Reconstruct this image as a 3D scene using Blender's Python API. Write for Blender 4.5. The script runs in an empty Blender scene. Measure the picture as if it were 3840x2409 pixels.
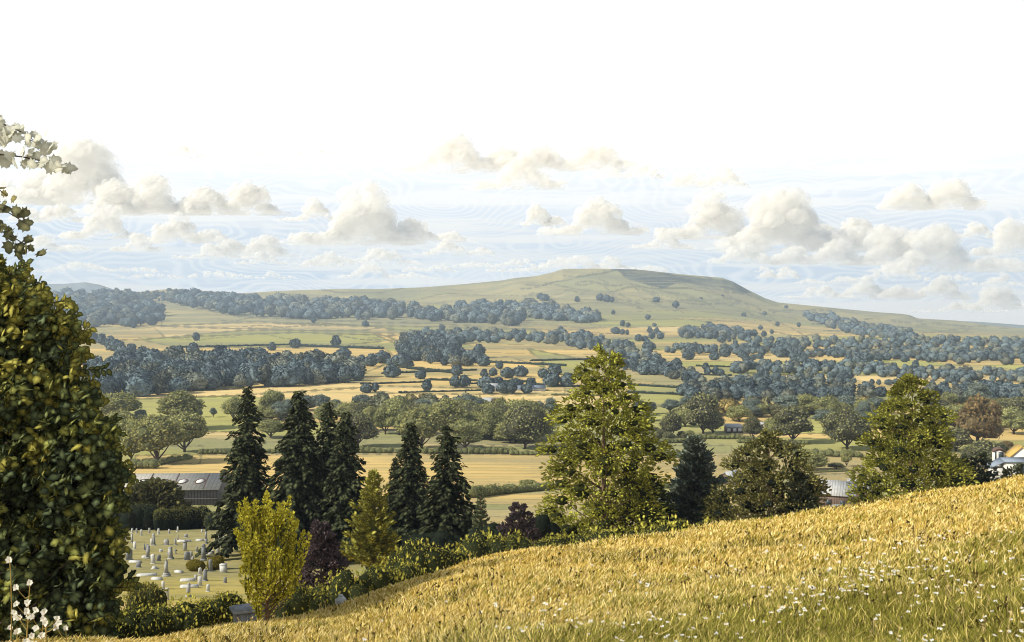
import bpy, math, random
import numpy as np
from mathutils import Vector

rng = np.random.default_rng(11)
random.seed(5)
SC = bpy.context.scene
COL = SC.collection
ZC = 60.0            # camera height above the valley datum
K = 0.4249           # sketch units to frame units
F = 1000.0

# ------------------------------------------------------------------ terrain
def UX(x): return (np.asarray(x, float) * K - 512.0) / F
def SY(y): return (np.asarray(y, float) * K - 321.0) / F

CR_X = UX([-600, 0, 150, 350, 550, 700, 800, 900, 1000, 1100, 1250, 1400, 1550, 1700, 1850, 2000, 2150, 2300, 2410, 2700])
CR_S = SY([1560, 1530, 1522, 1510, 1480, 1452, 1428, 1395, 1356, 1326, 1296, 1279, 1261, 1239, 1220, 1195, 1168, 1145, 1124, 1080])
def s_crest(u): return np.interp(u, CR_X, CR_S)
def d_crest(u): return np.interp(u, [-.6, -.36, -.2, 0, .25, .6], [22, 24, 28, 35, 41, 47])
H0 = 2.0
def zm(X, Y):
    """height of the meadow hill"""
    X = np.asarray(X, float); Y = np.maximum(np.asarray(Y, float), .8)
    u = np.clip(X / Y, -.72, .72)  # beyond this the slope simply carries on
    D = d_crest(u); sc = s_crest(u)
    d = np.minimum(Y, D)
    s = sc + H0 * (1 / d - 1 / D)
    z = ZC - s * d
    over = np.maximum(Y - D, 0)
    z = z - sc * over - .012 * over ** 2
    z = np.where(over > 0, z, z)
    return z + .05 * np.sin(X * 1.1 + .6 * Y) + .04 * np.sin(Y * 1.7 - X * .5)

VD = np.log([40, 60, 90, 120, 150, 200, 260, 360, 420, 470, 560, 700, 900, 1200, 1600, 2100, 2800, 3600, 4400, 5600, 9000])
VS = np.array([.40, .31, .274, .243, .212, .190, .178, .163, .146, .132, .112, .086, .064, .044, .030, .020, .0115, .0065, .0035, .0015, 0.0])
RX = [-500, -200, 0, 120, 300, 330, 400, 470, 560, 650, 800, 900, 1000, 1100, 1180, 1215, 1260, 1300, 1325, 1400, 1500, 1600, 1700, 1725, 1760, 1800, 1830, 1880, 1950, 2060, 2120, 2140, 2160, 2250, 2330, 2410, 2700, 3000]
RY = [668, 680, 690, 690, 688, 686, 679, 683, 690, 684, 679, 679, 675, 667, 659, 653, 649, 640, 632, 631, 633, 644, 653, 662, 681, 701, 711, 716, 723, 734, 738, 741, 749, 754, 766, 772, 780, 790]
SMX = np.linspace(UX(-500), UX(3000), 400); _r = np.interp(SMX, UX(RX), SY(RY)); SMS = np.convolve(np.pad(_r, 25, 'edge'), np.hanning(51) / np.hanning(51).sum(), 'valid')
D1, D2 = 2100.0, 5200.0
def hill_prof(t):
    return np.interp(t, [0, .25, .5, .72, .86, .95, 1], [0, .20, .42, .64, .78, .90, 1.0])
def s_valley(u, d):
    u = np.clip(np.asarray(u, float), -.75, .75); d = np.asarray(d, float)
    base = np.interp(np.log(np.maximum(d, 40)), VD, VS)
    ridge = np.interp(u, UX(RX), SY(RY)); soft = np.interp(u, SMX, SMS)
    t = np.clip((d - D1) / (D2 - D1), 0, 1)
    s0 = .020; k = np.clip((t - .80) / .19, 0, 1); k = k * k * (3 - 2 * k)
    hill = s0 + (soft + (ridge - soft) * k - s0) * hill_prof(t)
    s = np.where(d > D1, hill, base)
    back = np.maximum(d - D2, 0)
    return s + back * .00003
def zv(X, Y):
    Y = np.maximum(np.asarray(Y, float), 1.)
    return ZC - s_valley(np.asarray(X, float) / Y, Y) * Y
DG = np.exp(np.linspace(math.log(52), math.log(D2), 900))
def find_d(x, y):
    """distance at which the valley floor meets sketch point (x, y)"""
    u = float(UX(x)); s = float(SY(y))
    ss = s_valley(u, DG)
    return float(np.interp(-s, -ss, DG))
def ground(X, Y):
    return np.maximum(zm(X, Y), np.where(np.asarray(Y) > 45, zv(X, Y), -999))
def at(x, y):
    d = find_d(x, y); X = float(UX(x)) * d
    return X, d, float(zv(X, d))

# ------------------------------------------------------------------ mesh helpers
class MB:
    def __init__(s): s.V = []; s.T = []; s.Q = []; s.C = []; s.n = 0; s.tm = []; s.qm = []
    def add(s, V, T=None, Q=None, c=(.5, .5, .5), mi=0):
        V = np.asarray(V, float).reshape(-1, 3)
        c = np.asarray(c, float)
        if c.ndim == 1: c = np.tile(c[:3], (len(V), 1))
        s.V.append(V); s.C.append(c[:, :3])
        if T is not None and len(T): T = np.asarray(T, int); s.T.append(T + s.n); s.tm.append(np.full(len(T), mi))
        if Q is not None and len(Q): Q = np.asarray(Q, int); s.Q.append(Q + s.n); s.qm.append(np.full(len(Q), mi))
        s.n += len(V); return s
    def arrays(s):
        V = np.concatenate(s.V); C = np.concatenate(s.C)
        T = np.concatenate(s.T) if s.T else np.zeros((0, 3), int)
        Q = np.concatenate(s.Q) if s.Q else np.zeros((0, 4), int)
        return V, T, Q, C
    def mesh(s, name, mats, smooth=False):
        V, T, Q, C = s.arrays()
        me = bpy.data.meshes.new(name)
        me.vertices.add(len(V)); me.vertices.foreach_set('co', V.astype(np.float32).ravel())
        nl = len(T) * 3 + len(Q) * 4
        me.loops.add(nl)
        me.loops.foreach_set('vertex_index', np.concatenate([T.ravel(), Q.ravel()]).astype(np.int32))
        me.polygons.add(len(T) + len(Q))
        st = np.concatenate([np.arange(len(T)) * 3, len(T) * 3 + np.arange(len(Q)) * 4]).astype(np.int32)
        me.polygons.foreach_set('loop_start', st)
        if smooth: me.polygons.foreach_set('use_smooth', np.ones(len(T) + len(Q), bool))
        if not isinstance(mats, (list, tuple)): mats = [mats]
        for m in mats: me.materials.append(m)
        if len(mats) > 1:
            me.polygons.foreach_set('material_index', np.concatenate(s.tm + s.qm).astype(np.int32))
        a = me.color_attributes.new('Col', 'FLOAT_COLOR', 'POINT')
        a.data.foreach_set('color', np.concatenate([C, np.ones((len(C), 1))], 1).astype(np.float32).ravel())
        me.update(calc_edges=True); me.validate()
        return me
    def obj(s, name, mats, parent=None, smooth=False, loc=None):
        o = bpy.data.objects.new(name, s.mesh(name, mats, smooth)); COL.objects.link(o)
        if parent: o.parent = parent
        if loc is not None: o.location = loc
        return o

def tag(o, label, cat, group=None):
    o['label'] = label; o['category'] = cat
    if group: o['group'] = group
    return o
def kind(o, k, label=None):
    o['kind'] = k
    if label: o['label'] = label
    return o
def thing(name, label, cat, loc=(0, 0, 0), rz=0, group=None):
    o = bpy.data.objects.new(name, None); COL.objects.link(o)
    o.location = loc; o.rotation_euler = (0, 0, rz); o.empty_display_size = .2
    return tag(o, label, cat, group)
def dup(root, loc, rz, scale, label, group=None):
    r = root.copy(); COL.objects.link(r); r.location = loc; r.rotation_euler = (0, 0, rz); r.scale = scale
    r['label'] = label
    if group: r['group'] = group
    for ch in list(root.children):
        c = ch.copy(); COL.objects.link(c); c.parent = r
    return r

import bmesh
_ico = {}
def ico(n):
    if n not in _ico:
        bm = bmesh.new(); bmesh.ops.create_icosphere(bm, subdivisions=n, radius=1)
        V = np.array([v.co[:] for v in bm.verts]); T = np.array([[v.index for v in f.verts] for f in bm.faces]); bm.free()
        _ico[n] = (V, T)
    return _ico[n]
def wob(P, freq, seed, octs=3):
    """smooth pseudo noise in about -1..1"""
    r = np.random.default_rng(seed); out = np.zeros(len(P)); amp = 1.; tot = 0
    for o in range(octs):
        for k in range(4):
            w = r.normal(size=3) * freq; out += amp * np.sin(P @ w + r.uniform(0, 6.28)) * .5
        tot += amp; amp *= .55; freq *= 2.1
    return out / tot
def unit(A): return A / np.maximum(np.linalg.norm(A, axis=-1, keepdims=True), 1e-9)

DIAMOND = np.array([[0, 0], [.32, .42], [0, 1.], [-.32, .42]])
BLADELEAF = np.array([[0, 0], [.22, .25], [.26, .6], [0, 1.], [-.26, .6], [-.22, .25]])
LOBED = np.array([[0, -.05], [.22, .12], [.45, .10], [.36, .34], [.56, .52], [.30, .60], [.26, .84], [0, 1.02], [-.26, .84], [-.30, .60], [-.56, .52], [-.36, .34], [-.45, .10], [-.22, .12]])
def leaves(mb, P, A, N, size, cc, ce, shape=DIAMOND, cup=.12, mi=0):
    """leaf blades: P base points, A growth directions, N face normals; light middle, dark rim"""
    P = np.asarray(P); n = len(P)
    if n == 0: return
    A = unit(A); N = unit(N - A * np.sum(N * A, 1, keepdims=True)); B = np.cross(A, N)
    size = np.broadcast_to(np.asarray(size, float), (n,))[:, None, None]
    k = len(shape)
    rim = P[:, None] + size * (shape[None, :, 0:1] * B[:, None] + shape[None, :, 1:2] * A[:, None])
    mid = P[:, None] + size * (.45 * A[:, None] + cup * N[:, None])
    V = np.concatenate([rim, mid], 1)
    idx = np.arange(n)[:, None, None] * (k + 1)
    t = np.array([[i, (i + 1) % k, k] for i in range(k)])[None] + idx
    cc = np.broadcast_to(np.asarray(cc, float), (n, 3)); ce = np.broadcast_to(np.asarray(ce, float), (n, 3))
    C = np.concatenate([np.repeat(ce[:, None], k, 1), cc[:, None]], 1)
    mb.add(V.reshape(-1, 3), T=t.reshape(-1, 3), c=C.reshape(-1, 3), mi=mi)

def tube(mb, pts, rad, sides=6, c=(.1, .07, .05), mi=0):
    pts = np.asarray(pts, float); n = len(pts); rad = np.broadcast_to(np.asarray(rad, float), (n,))
    tan = unit(np.gradient(pts, axis=0))
    ref = np.where(np.abs(tan[:, 2:3]) > .9, np.array([[1., 0, 0]]), np.array([[0, 0, 1.]]))
    a = unit(np.cross(tan, ref)); b = np.cross(tan, a)
    th = np.arange(sides) * 2 * math.pi / sides
    V = pts[:, None] + rad[:, None, None] * (np.cos(th)[None, :, None] * a[:, None] + np.sin(th)[None, :, None] * b[:, None])
    Q = []
    for i in range(n - 1):
        for j in range(sides):
            j2 = (j + 1) % sides
            Q.append([i * sides + j, i * sides + j2, (i + 1) * sides + j2, (i + 1) * sides + j])
    V = V.reshape(-1, 3); e = len(V)
    V = np.concatenate([V, pts[:1], pts[-1:]])
    T = [[e, (j + 1) % sides, j] for j in range(sides)] + [[e + 1, (n - 1) * sides + j, (n - 1) * sides + (j + 1) % sides] for j in range(sides)]
    mb.add(V, T=T, Q=Q, c=c, mi=mi)
def curve_pts(p0, p1, bend, n=7):
    p0 = np.asarray(p0, float); p1 = np.asarray(p1, float); t = np.linspace(0, 1, n)[:, None]
    return p0 + (p1 - p0) * t + np.asarray(bend) * (4 * t * (1 - t))

def box(mb, c, size, rz=0, col=(.5, .5, .5), mi=0, taper=1.0):
    x, y, z = [q / 2 for q in size]
    V = np.array([[-x, -y, -z], [x, -y, -z], [x, y, -z], [-x, y, -z], [-x * taper, -y * taper, z], [x * taper, -y * taper, z], [x * taper, y * taper, z], [-x * taper, y * taper, z]])
    if rz:
        cr, sr = math.cos(rz), math.sin(rz)
        V[:, :2] = V[:, :2] @ np.array([[cr, sr], [-sr, cr]])
    mb.add(V + np.asarray(c), Q=[[0, 3, 2, 1], [4, 5, 6, 7], [0, 1, 5, 4], [1, 2, 6, 5], [2, 3, 7, 6], [3, 0, 4, 7]], c=col, mi=mi)
def prism(mb, outline, y0, y1, col=(.5, .5, .5), mi=0):
    """outline in the x-z plane, counter-clockwise, extruded from y0 to y1"""
    o = np.asarray(outline, float); n = len(o)
    V = np.concatenate([np.stack([o[:, 0], np.full(n, y0), o[:, 1]], 1), np.stack([o[:, 0], np.full(n, y1), o[:, 1]], 1)])
    ce = o.mean(0); V = np.concatenate([V, [[ce[0], y0, ce[1]], [ce[0], y1, ce[1]]]])
    T = [[2 * n, i, (i + 1) % n] for i in range(n)] + [[2 * n + 1, n + (i + 1) % n, n + i] for i in range(n)]
    Q = [[i, n + i, n + (i + 1) % n, (i + 1) % n] for i in range(n)]
    mb.add(V, T=T, Q=Q, c=col, mi=mi)

# ------------------------------------------------------------------ materials
def new_mat(name):
    m = bpy.data.materials.new(name); m.use_nodes = True
    nt = m.node_tree; nt.nodes.clear()
    out = nt.nodes.new('ShaderNodeOutputMaterial')
    return m, nt, out
def N(nt, t, **kw):
    n = nt.nodes.new(t)
    for k, v in kw.items():
        if hasattr(n, k): setattr(n, k, v)
    return n
def L(nt, a, b): nt.links.new(a, b)
def math_node(nt, op, a, b=None, clamp=False):
    n = N(nt, 'ShaderNodeMath', operation=op); n.use_clamp = clamp
    for i, v in enumerate((a, b)):
        if v is None: continue
        if isinstance(v, (int, float)): n.inputs[i].default_value = v
        else: L(nt, v, n.inputs[i])
    return n.outputs[0]
def mixc(nt, f, a, b, mode='MIX'):
    n = N(nt, 'ShaderNodeMix', data_type='RGBA', blend_type=mode)
    for sock, v in ((n.inputs[0], f), (n.inputs[6], a), (n.inputs[7], b)):
        if isinstance(v, (int, float)): sock.default_value = v
        elif isinstance(v, (tuple, list)): sock.default_value = (*v[:3], 1)
        else: L(nt, v, sock)
    return n.outputs[2]
def noise(nt, vec, scale, detail=3, rough=.55):
    n = N(nt, 'ShaderNodeTexNoise'); n.inputs['Scale'].default_value = scale
    n.inputs['Detail'].default_value = detail; n.inputs['Roughness'].default_value = rough
    if vec is not None: L(nt, vec, n.inputs['Vector'])
    return n.outputs[0]
def ramp(nt, f, lo, hi):
    n = N(nt, 'ShaderNodeMapRange'); n.inputs[1].default_value = lo; n.inputs[2].default_value = hi
    n.clamp = True; L(nt, f, n.inputs[0]); return n.outputs[0]
def mapping(nt, vec, scale):
    n = N(nt, 'ShaderNodeMapping'); n.inputs['Scale'].default_value = scale; L(nt, vec, n.inputs['Vector']); return n.outputs[0]

def leaf_mat(name, trans=.3, var=.25, nscale=.6, tint=(1, 1, 1), dens=1.0):
    m, nt, out = new_mat(name)
    at_ = N(nt, 'ShaderNodeAttribute', attribute_name='Col')
    oi = N(nt, 'ShaderNodeObjectInfo'); tc = N(nt, 'ShaderNodeTexCoord')
    nz = noise(nt, tc.outputs['Object'], nscale, 4)
    f = math_node(nt, 'ADD', math_node(nt, 'MULTIPLY', nz, 2 * var), 1 - var)
    r = math_node(nt, 'ADD', math_node(nt, 'MULTIPLY', oi.outputs['Random'], var), 1 - var / 2)
    f = math_node(nt, 'MULTIPLY', f, r)
    c = mixc(nt, 1., at_.outputs['Color'], tint, 'MULTIPLY')
    cv = N(nt, 'ShaderNodeCombineColor'); [L(nt, f, cv.inputs[i]) for i in range(3)]
    c = mixc(nt, 1., c, cv.outputs[0], 'MULTIPLY')
    df = N(nt, 'ShaderNodeBsdfDiffuse'); tr = N(nt, 'ShaderNodeBsdfTranslucent')
    L(nt, c, df.inputs[0]); L(nt, c, tr.inputs[0])
    mx = N(nt, 'ShaderNodeMixShader'); mx.inputs[0].default_value = trans
    L(nt, df.outputs[0], mx.inputs[1]); L(nt, tr.outputs[0], mx.inputs[2]); L(nt, mx.outputs[0], out.inputs[0])
    return m
M = {}
M['leaf'] = leaf_mat('leaf', .34, .22, .8)
M['needle'] = leaf_mat('needle', .18, .25, .7)
M['farleaf'] = leaf_mat('far_leaf', .10, .22, .9)
M['grass'] = leaf_mat('grass_blade', .30, .18, .25)
M['petal'] = leaf_mat('petal', .35, .05, 1.)

def plain(name, col, rough=.8, nscale=3., amt=.25, stretch=(1, 1, 1), bump=0.):
    m, nt, out = new_mat(name)
    tc = N(nt, 'ShaderNodeTexCoord'); v = mapping(nt, tc.outputs['Object'], stretch)
    nz = noise(nt, v, nscale, 6, .62)
    c = mixc(nt, ramp(nt, nz, .3, .72), tuple(q * (1 - amt) for q in col), tuple(min(1, q * (1 + amt * .6)) for q in col))
    b = N(nt, 'ShaderNodeBsdfPrincipled'); b.inputs['Roughness'].default_value = rough; b.inputs['Specular IOR Level'].default_value = .25
    L(nt, c, b.inputs['Base Color'])
    if bump:
        bp = N(nt, 'ShaderNodeBump'); bp.inputs['Strength'].default_value = bump; bp.inputs['Distance'].default_value = .05
        L(nt, nz, bp.inputs['Height']); L(nt, bp.outputs[0], b.inputs['Normal'])
    L(nt, b.outputs[0], out.inputs[0]); return m
def ribbed(name, col, dark, period, rough=.6, axis=0, nscale=1.2):
    m, nt, out = new_mat(name)
    tc = N(nt, 'ShaderNodeTexCoord'); sp = N(nt, 'ShaderNodeSeparateXYZ'); L(nt, tc.outputs['Object'], sp.inputs[0])
    w = math_node(nt, 'SINE', math_node(nt, 'MULTIPLY', sp.outputs[axis], 2 * math.pi / period))
    line = ramp(nt, w, .35, .9)
    nz = noise(nt, tc.outputs['Object'], nscale, 5)
    base = mixc(nt, ramp(nt, nz, .35, .7), tuple(q * .72 for q in col), col)
    c = mixc(nt, line, base, dark)
    b = N(nt, 'ShaderNodeBsdfPrincipled'); b.inputs['Roughness'].default_value = rough; b.inputs['Specular IOR Level'].default_value = .2
    L(nt, c, b.inputs['Base Color']); L(nt, b.outputs[0], out.inputs[0]); return m
M['bark'] = plain('bark', (.16, .105, .06), .95, 5., .5, (1, 1, .25), .6)
M['darkbark'] = plain('dark_bark', (.075, .055, .042), .95, 5., .5, (1, 1, .25), .6)
M['stone'] = plain('weathered_stone', (.36, .36, .345), .9, 3.5, .42, (1, 1, .5), .4)
M['palestone'] = plain('pale_stone', (.52, .52, .49), .85, 3., .25, (1, 1, .5), .3)
M['darkstone'] = plain('dark_stone', (.22, .23, .235), .9, 3., .45, (1, 1, .5), .4)
M['roofmetal'] = ribbed('barn_roof_sheet', (.52, .49, .41), (.36, .335, .28), .9)
M['roofpale'] = ribbed('corrugated_pale_roof', (.46, .46, .44), (.24, .24, .235), .55)
M['clad'] = ribbed('barn_cladding', (.12, .112, .11), (.045, .042, .045), .7)
M['brown'] = ribbed('brown_cladding', (.17, .115, .085), (.07, .05, .04), .5)
M['white'] = plain('white_render', (.66, .64, .58), .8, 1.5, .12)
M['whitebrick'] = plain('white_painted_stone', (.58, .56, .50), .8, 6., .35)
M['thatch'] = plain('ochre_roof', (.50, .34, .10), .9, 3., .3, (1, 4, 1))
M['greyroof'] = plain('grey_roof', (.40, .41, .40), .7, 2., .25)
M['slateroof'] = plain('slate_roof', (.22, .26, .31), .7, 2., .25)
M['glass'] = plain('dark_window', (.05, .065, .075), .25, 2., .3)
M['paleglass'] = plain('bright_window', (.70, .74, .76), .3, 2., .15)
M['carpaint'] = plain('blue_grey_paint', (.13, .19, .24), .35, 2., .12)
M['tyre'] = plain('tyre', (.03, .03, .03), .9, 4., .2)
M['wood'] = plain('grey_wood', (.30, .30, .26), .9, 4., .3, (.3, 1, 1))
M['frame'] = plain('brown_frame', (.13, .085, .07), .8, 4., .2)

# ------------------------------------------------------------------ ground
STRAW = np.array([.58, .41, .15]); GREEN = np.array([.335, .325, .10]); OLIVE = np.array([.37, .315, .14]); PALE = np.array([.63, .465, .20]); GREY = np.array([.25, .25, .175])
FIELDS = [
 ([(380,700),(560,745),(900,760),(1000,760),(1240,775),(1150,790),(380,768)], OLIVE * 1.05, 0),
 ([(360,768),(600,757),(900,767),(930,790),(700,782),(390,795)], PALE, 0),
 ([(330,800),(560,778),(860,777),(935,800),(760,816),(420,818)], GREEN, 0),
 ([(860,777),(900,770),(1060,795),(930,808)], STRAW, 0),
 ([(640,760),(1250,775),(1300,790),(960,790),(900,770)], GREEN * 1.05, 0),
 ([(160,800),(330,800),(420,818),(900,815),(940,850),(300,870),(180,850)], STRAW, 0),
 ([(930,850),(1200,840),(1330,880),(1330,930),(860,925),(850,880)], STRAW * 1.02, 0),
 ([(1240,820),(1420,855),(1350,900),(1300,870)], GREEN, 0),
 ([(190,935),(560,915),(840,898),(900,910),(640,925),(560,932),(300,940)], PALE, 0),
 ([(280,940),(560,930),(640,940),(620,1015),(270,1020)], GREEN * 1.05, 0),
 ([(560,930),(900,908),(1500,925),(1400,965),(900,955),(640,940)], PALE, 0),
 ([(1480,905),(1700,910),(1690,950),(1500,955)], GREEN, 0),
 ([(1510,955),(1700,955),(1700,985),(1530,990)], GREEN * 1.1, 0),
 ([(620,1000),(860,990),(860,1040),(610,1040)], GREEN, 0),
 ([(830,1018),(970,1016),(960,1055),(820,1058)], GREEN * 1.08, 0),
 ([(1110,1050),(1720,1048),(1720,1066),(1110,1068)], GREEN, 0),
 ([(1690,970),(1900,965),(1910,1000),(1700,1000)], STRAW * .9, 0),
 ([(1890,985),(2030,980),(2030,1020),(1880,1020)], GREEN * 1.1, 0),
 ([(270,1050),(480,1050),(470,1090),(270,1095)], GREEN, 0),
 ([(320,1072),(600,1068),(1205,1069),(2040,1075),(2050,1112),(1900,1117),(1480,1146),(1200,1152),(1100,1157),(850,1165),(300,1135),(300,1110)], STRAW * 1.02, 1),
 ([(1490,1148),(1620,1148),(1620,1175),(1490,1175)], GREEN, 0),
 ([(1880,1118),(2060,1112),(2060,1180),(1900,1180)], STRAW * .86, 0),
 ([(220,1236),(900,1236),(900,1300),(720,1420),(220,1420)], np.array([.40, .325, .09]), 2),
]
def in_poly(px, py, poly):
    p = np.asarray(poly, float); ins = np.zeros(px.shape, bool); j = len(p) - 1
    for i in range(len(p)):
        c = ((p[i, 1] > py) != (p[j, 1] > py)) & (px < (p[j, 0] - p[i, 0]) * (py - p[i, 1]) / (p[j, 1] - p[i, 1] + 1e-12) + p[i, 0])
        ins ^= c; j = i
    return ins
def hash2(i, j, k=0):
    h = np.sin(i * 127.1 + j * 311.7 + k * 74.7) * 43758.5453
    return h - np.floor(h)
def build_ground():
    us = np.linspace(-.70, .70, 1050)
    # rows: even steps in how steeply one looks down on them at the middle
    dd = np.exp(np.linspace(math.log(50), math.log(5900), 2500)); ss = s_valley(0.12, dd)
    w = np.concatenate([[0], np.cumsum(np.abs(np.diff(ss)) + .00012)])
    ds = np.interp(np.linspace(0, w[-1], 640), w, dd)
    U, Dd = np.meshgrid(us, ds)
    X = U * Dd; Y = Dd
    S = s_valley(U, Dd); Z = ZC - S * Dd
    fx = (U * F + 512) / K; fy = (S * F + 321) / K
    P = np.stack([X.ravel(), Y.ravel(), Z.ravel()], 1)
    # default patchwork of fields
    wx = X / (60 + .09 * Dd) + .5 * np.sin(Dd * .004 + X * .002); wy = np.log(Dd) * 9 + .35 * np.sin(X * .006) + X / (Dd * 1.6)
    row = np.floor(wy); wx = wx * (0.55 + .5 * hash2(row, 0)) + 5 * hash2(row, 3)
    ci = np.floor(wx)
    h = hash2(ci, row, 1)[..., None]; h2 = hash2(ci, row, 2)[..., None]
    C = np.where(h < .52, STRAW, np.where(h < .74, GREEN, np.where(h < .88, OLIVE, PALE))) * (.88 + .24 * h2)
    edge = np.minimum(np.minimum(wx - ci, 1 - (wx - ci)) * (60 + .09 * Dd) / Dd * 1000, np.minimum(wy - row, 1 - (wy - row)) * 25)
    hedge = (edge < .9) & (Dd > 170) & (hash2(ci, row, 5) < .75)
    rows = np.zeros(U.shape)
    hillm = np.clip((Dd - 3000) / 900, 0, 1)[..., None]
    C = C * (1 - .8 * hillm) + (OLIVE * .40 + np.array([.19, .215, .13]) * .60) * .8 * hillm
    for poly, c, r in FIELDS:
        m = in_poly(fx, fy, poly); C[m] = c; rows[m] = r; hedge &= ~m
    # boundary lines of drawn fields
    for poly, c, r in FIELDS:
        if r == 2: continue
        p = np.asarray(poly, float)
        for a, b in zip(p, np.roll(p, -1, 0)):
            ab = b - a; t = np.clip(((fx - a[0]) * ab[0] + (fy - a[1]) * ab[1]) / (ab @ ab), 0, 1)
            q = np.hypot(fx - a[0] - t * ab[0], fy - a[1] - t * ab[1]) + .9 * np.sin(fx * .21)
            hedge |= (q < 1.6)
    C = np.where(hedge[..., None], C * .30 + np.array([.02, .025, .012]), C)
    rl = np.random.default_rng(4); lines = []
    for k in range(34):   # gullies, sheep walls and tracks down the flank of the hill
        x0 = rl.uniform(1180, 1800); y0 = np.interp(x0, RX, RY) + rl.uniform(14, 60); ln = rl.uniform(35, 110); sl = rl.uniform(.25, .75) if x0 > 1380 else rl.uniform(-.25, .15)
        lines.append(((x0, y0), (x0 + ln, y0 + ln * sl), rl.uniform(.5, .9)))
    for k in range(46):   # field walls running nearly level over the lower slopes
        x0 = rl.uniform(400, 2300); y0 = rl.uniform(max(np.interp(x0, RX, RY) + 16, 690), 800); ln = rl.uniform(60, 200)
        lines.append(((x0, y0), (x0 + ln, y0 + ln * rl.uniform(-.02, .10)), rl.uniform(.45, .8)))
    wall = np.zeros(U.shape)
    for a, b, wt in lines:
        a = np.array(a); ab = np.array(b) - a; t = np.clip(((fx - a[0]) * ab[0] + (fy - a[1]) * ab[1]) / (ab @ ab), 0, 1)
        q = np.hypot(fx - a[0] - t * ab[0], fy - a[1] - t * ab[1] - 3.5 * np.sin(t * 5 + a[0]))
        wall = np.maximum(wall, wt * np.clip(2.2 - q, 0, 1) * (np.sin(fx * .35 + a[1]) > -.8))
    C = C * (1 - wall[..., None] * .92) + np.array([.045, .055, .05]) * wall[..., None] * .92
    # bare grey scarp under the summit plateau
    ridge = (np.interp(U, UX(RX), SY(RY)) * F + 321) / K
    m = in_poly(fx, fy, [(1440,630),(1500,632),(1600,648),(1730,662),(1770,690),(1750,695),(1690,672),(1600,668),(1560,676),(1480,655)])
    gull = .5 + .5 * np.sin(fx * .8 + 2.5 * np.sin(fx * .13)) * np.sin(fx * .17)
    C = np.where(m[..., None], np.array([.03, .045, .045]) * (.5 + 1.0 * gull[..., None]), C)
    nz = .55 * np.sin(X * .013 + Y * .021 + 2 * np.sin(Y * .004)) * np.sin(X * .031 - Y * .012)
    C = C * (1 + .10 * nz[..., None])
    # ruts and gullies of the hill flank as real relief
    rel = hillm[..., 0] * (12 * np.sin((X + .55 * Y) * .016 + 2 * np.sin(Y * .003)) * np.clip((Dd - 3600) / 900, 0, 1) * (Dd < D2 - 120))
    Z = Z + rel * .6
    P[:, 2] = Z.ravel()
    nu = len(us); nd = len(ds)
    i = np.arange((nd - 1) * (nu - 1)); r = i // (nu - 1); c = i % (nu - 1); a = r * nu + c
    Q = np.stack([a, a + 1, a + nu + 1, a + nu], 1)
    far = ds[r] >= 2100
    Cc = C.reshape(-1, 3)
    out = []
    for nm, sel in (('ground', ~far), ('hill', far)):
        q = Q[sel]; used = np.unique(q); rem = np.full(len(P), -1); rem[used] = np.arange(len(used))
        mb = MB(); mb.add(P[used], Q=rem[q], c=np.clip(Cc[used], 0, .9))
        o = mb.obj(nm, M['ground'], smooth=True); kind(o, 'structure')
        at_ = o.data.attributes.new('rows', 'FLOAT', 'POINT'); at_.data.foreach_set('value', rows.ravel()[used].astype(np.float32))
        out.append(o)
    return out
def ground_mat():
    m, nt, out = new_mat('ground_fields')
    a = N(nt, 'ShaderNodeAttribute', attribute_name='Col'); ra = N(nt, 'ShaderNodeAttribute', attribute_name='rows')
    geo = N(nt, 'ShaderNodeNewGeometry'); pos = geo.outputs['Position']
    n1 = noise(nt, mapping(nt, pos, (.004, .03, .02)), 1., 5, .62)
    n2 = noise(nt, mapping(nt, pos, (.02, .16, .1)), 1., 5, .65)
    n3 = noise(nt, mapping(nt, pos, (.5, .5, .5)), 1., 4, .6)
    c = a.outputs['Color']
    n0 = noise(nt, mapping(nt, pos, (.0011, .0035, .012)), 1., 6, .68)
    c = mixc(nt, math_node(nt, 'MULTIPLY', ramp(nt, n0, .49, .56), .58), c, (.17, .18, .12))
    c = mixc(nt, math_node(nt, 'MULTIPLY', ramp(nt, n1, .50, .62), .48), c, (.30, .27, .12))
    c = mixc(nt, math_node(nt, 'MULTIPLY', ramp(nt, n2, .54, .62), .52), c, (.21, .20, .10))
    c = mixc(nt, math_node(nt, 'MULTIPLY', ramp(nt, n3, .40, .75), .16), c, (.80, .62, .30))
    n4 = noise(nt, mapping(nt, pos, (.35, 1.1, .6)), 1., 5, .7); isg = math_node(nt, 'GREATER_THAN', ra.outputs['Fac'], 1.5)
    c = mixc(nt, math_node(nt, 'MULTIPLY', math_node(nt, 'MULTIPLY', ramp(nt, n4, .54, .64), isg), .6), c, (.17, .14, .05))
    sp = N(nt, 'ShaderNodeSeparateXYZ'); L(nt, pos, sp.inputs[0])
    nd = noise(nt, mapping(nt, pos, (.012, .012, .01)), 1., 3)
    ph = math_node(nt, 'ADD', math_node(nt, 'MULTIPLY', sp.outputs[1], .62), math_node(nt, 'MULTIPLY', sp.outputs[0], .02))
    ph = math_node(nt, 'ADD', ph, math_node(nt, 'MULTIPLY', nd, 14.))
    w = ramp(nt, math_node(nt, 'SINE', ph), .25, .9)
    brk = ramp(nt, noise(nt, mapping(nt, pos, (.05, .3, .1)), 1., 3), .42, .55)
    isr = math_node(nt, 'COMPARE', ra.outputs['Fac'], 1.); nt.nodes[-1].inputs[2].default_value = .2
    w = math_node(nt, 'MULTIPLY', math_node(nt, 'MULTIPLY', w, brk), math_node(nt, 'MULTIPLY', isr, .55))
    c = mixc(nt, w, c, (.34, .24, .08))
    b = N(nt, 'ShaderNodeBsdfDiffuse'); L(nt, c, b.inputs[0]); L(nt, b.outputs[0], out.inputs[0])
    return m
M['ground'] = ground_mat()
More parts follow.
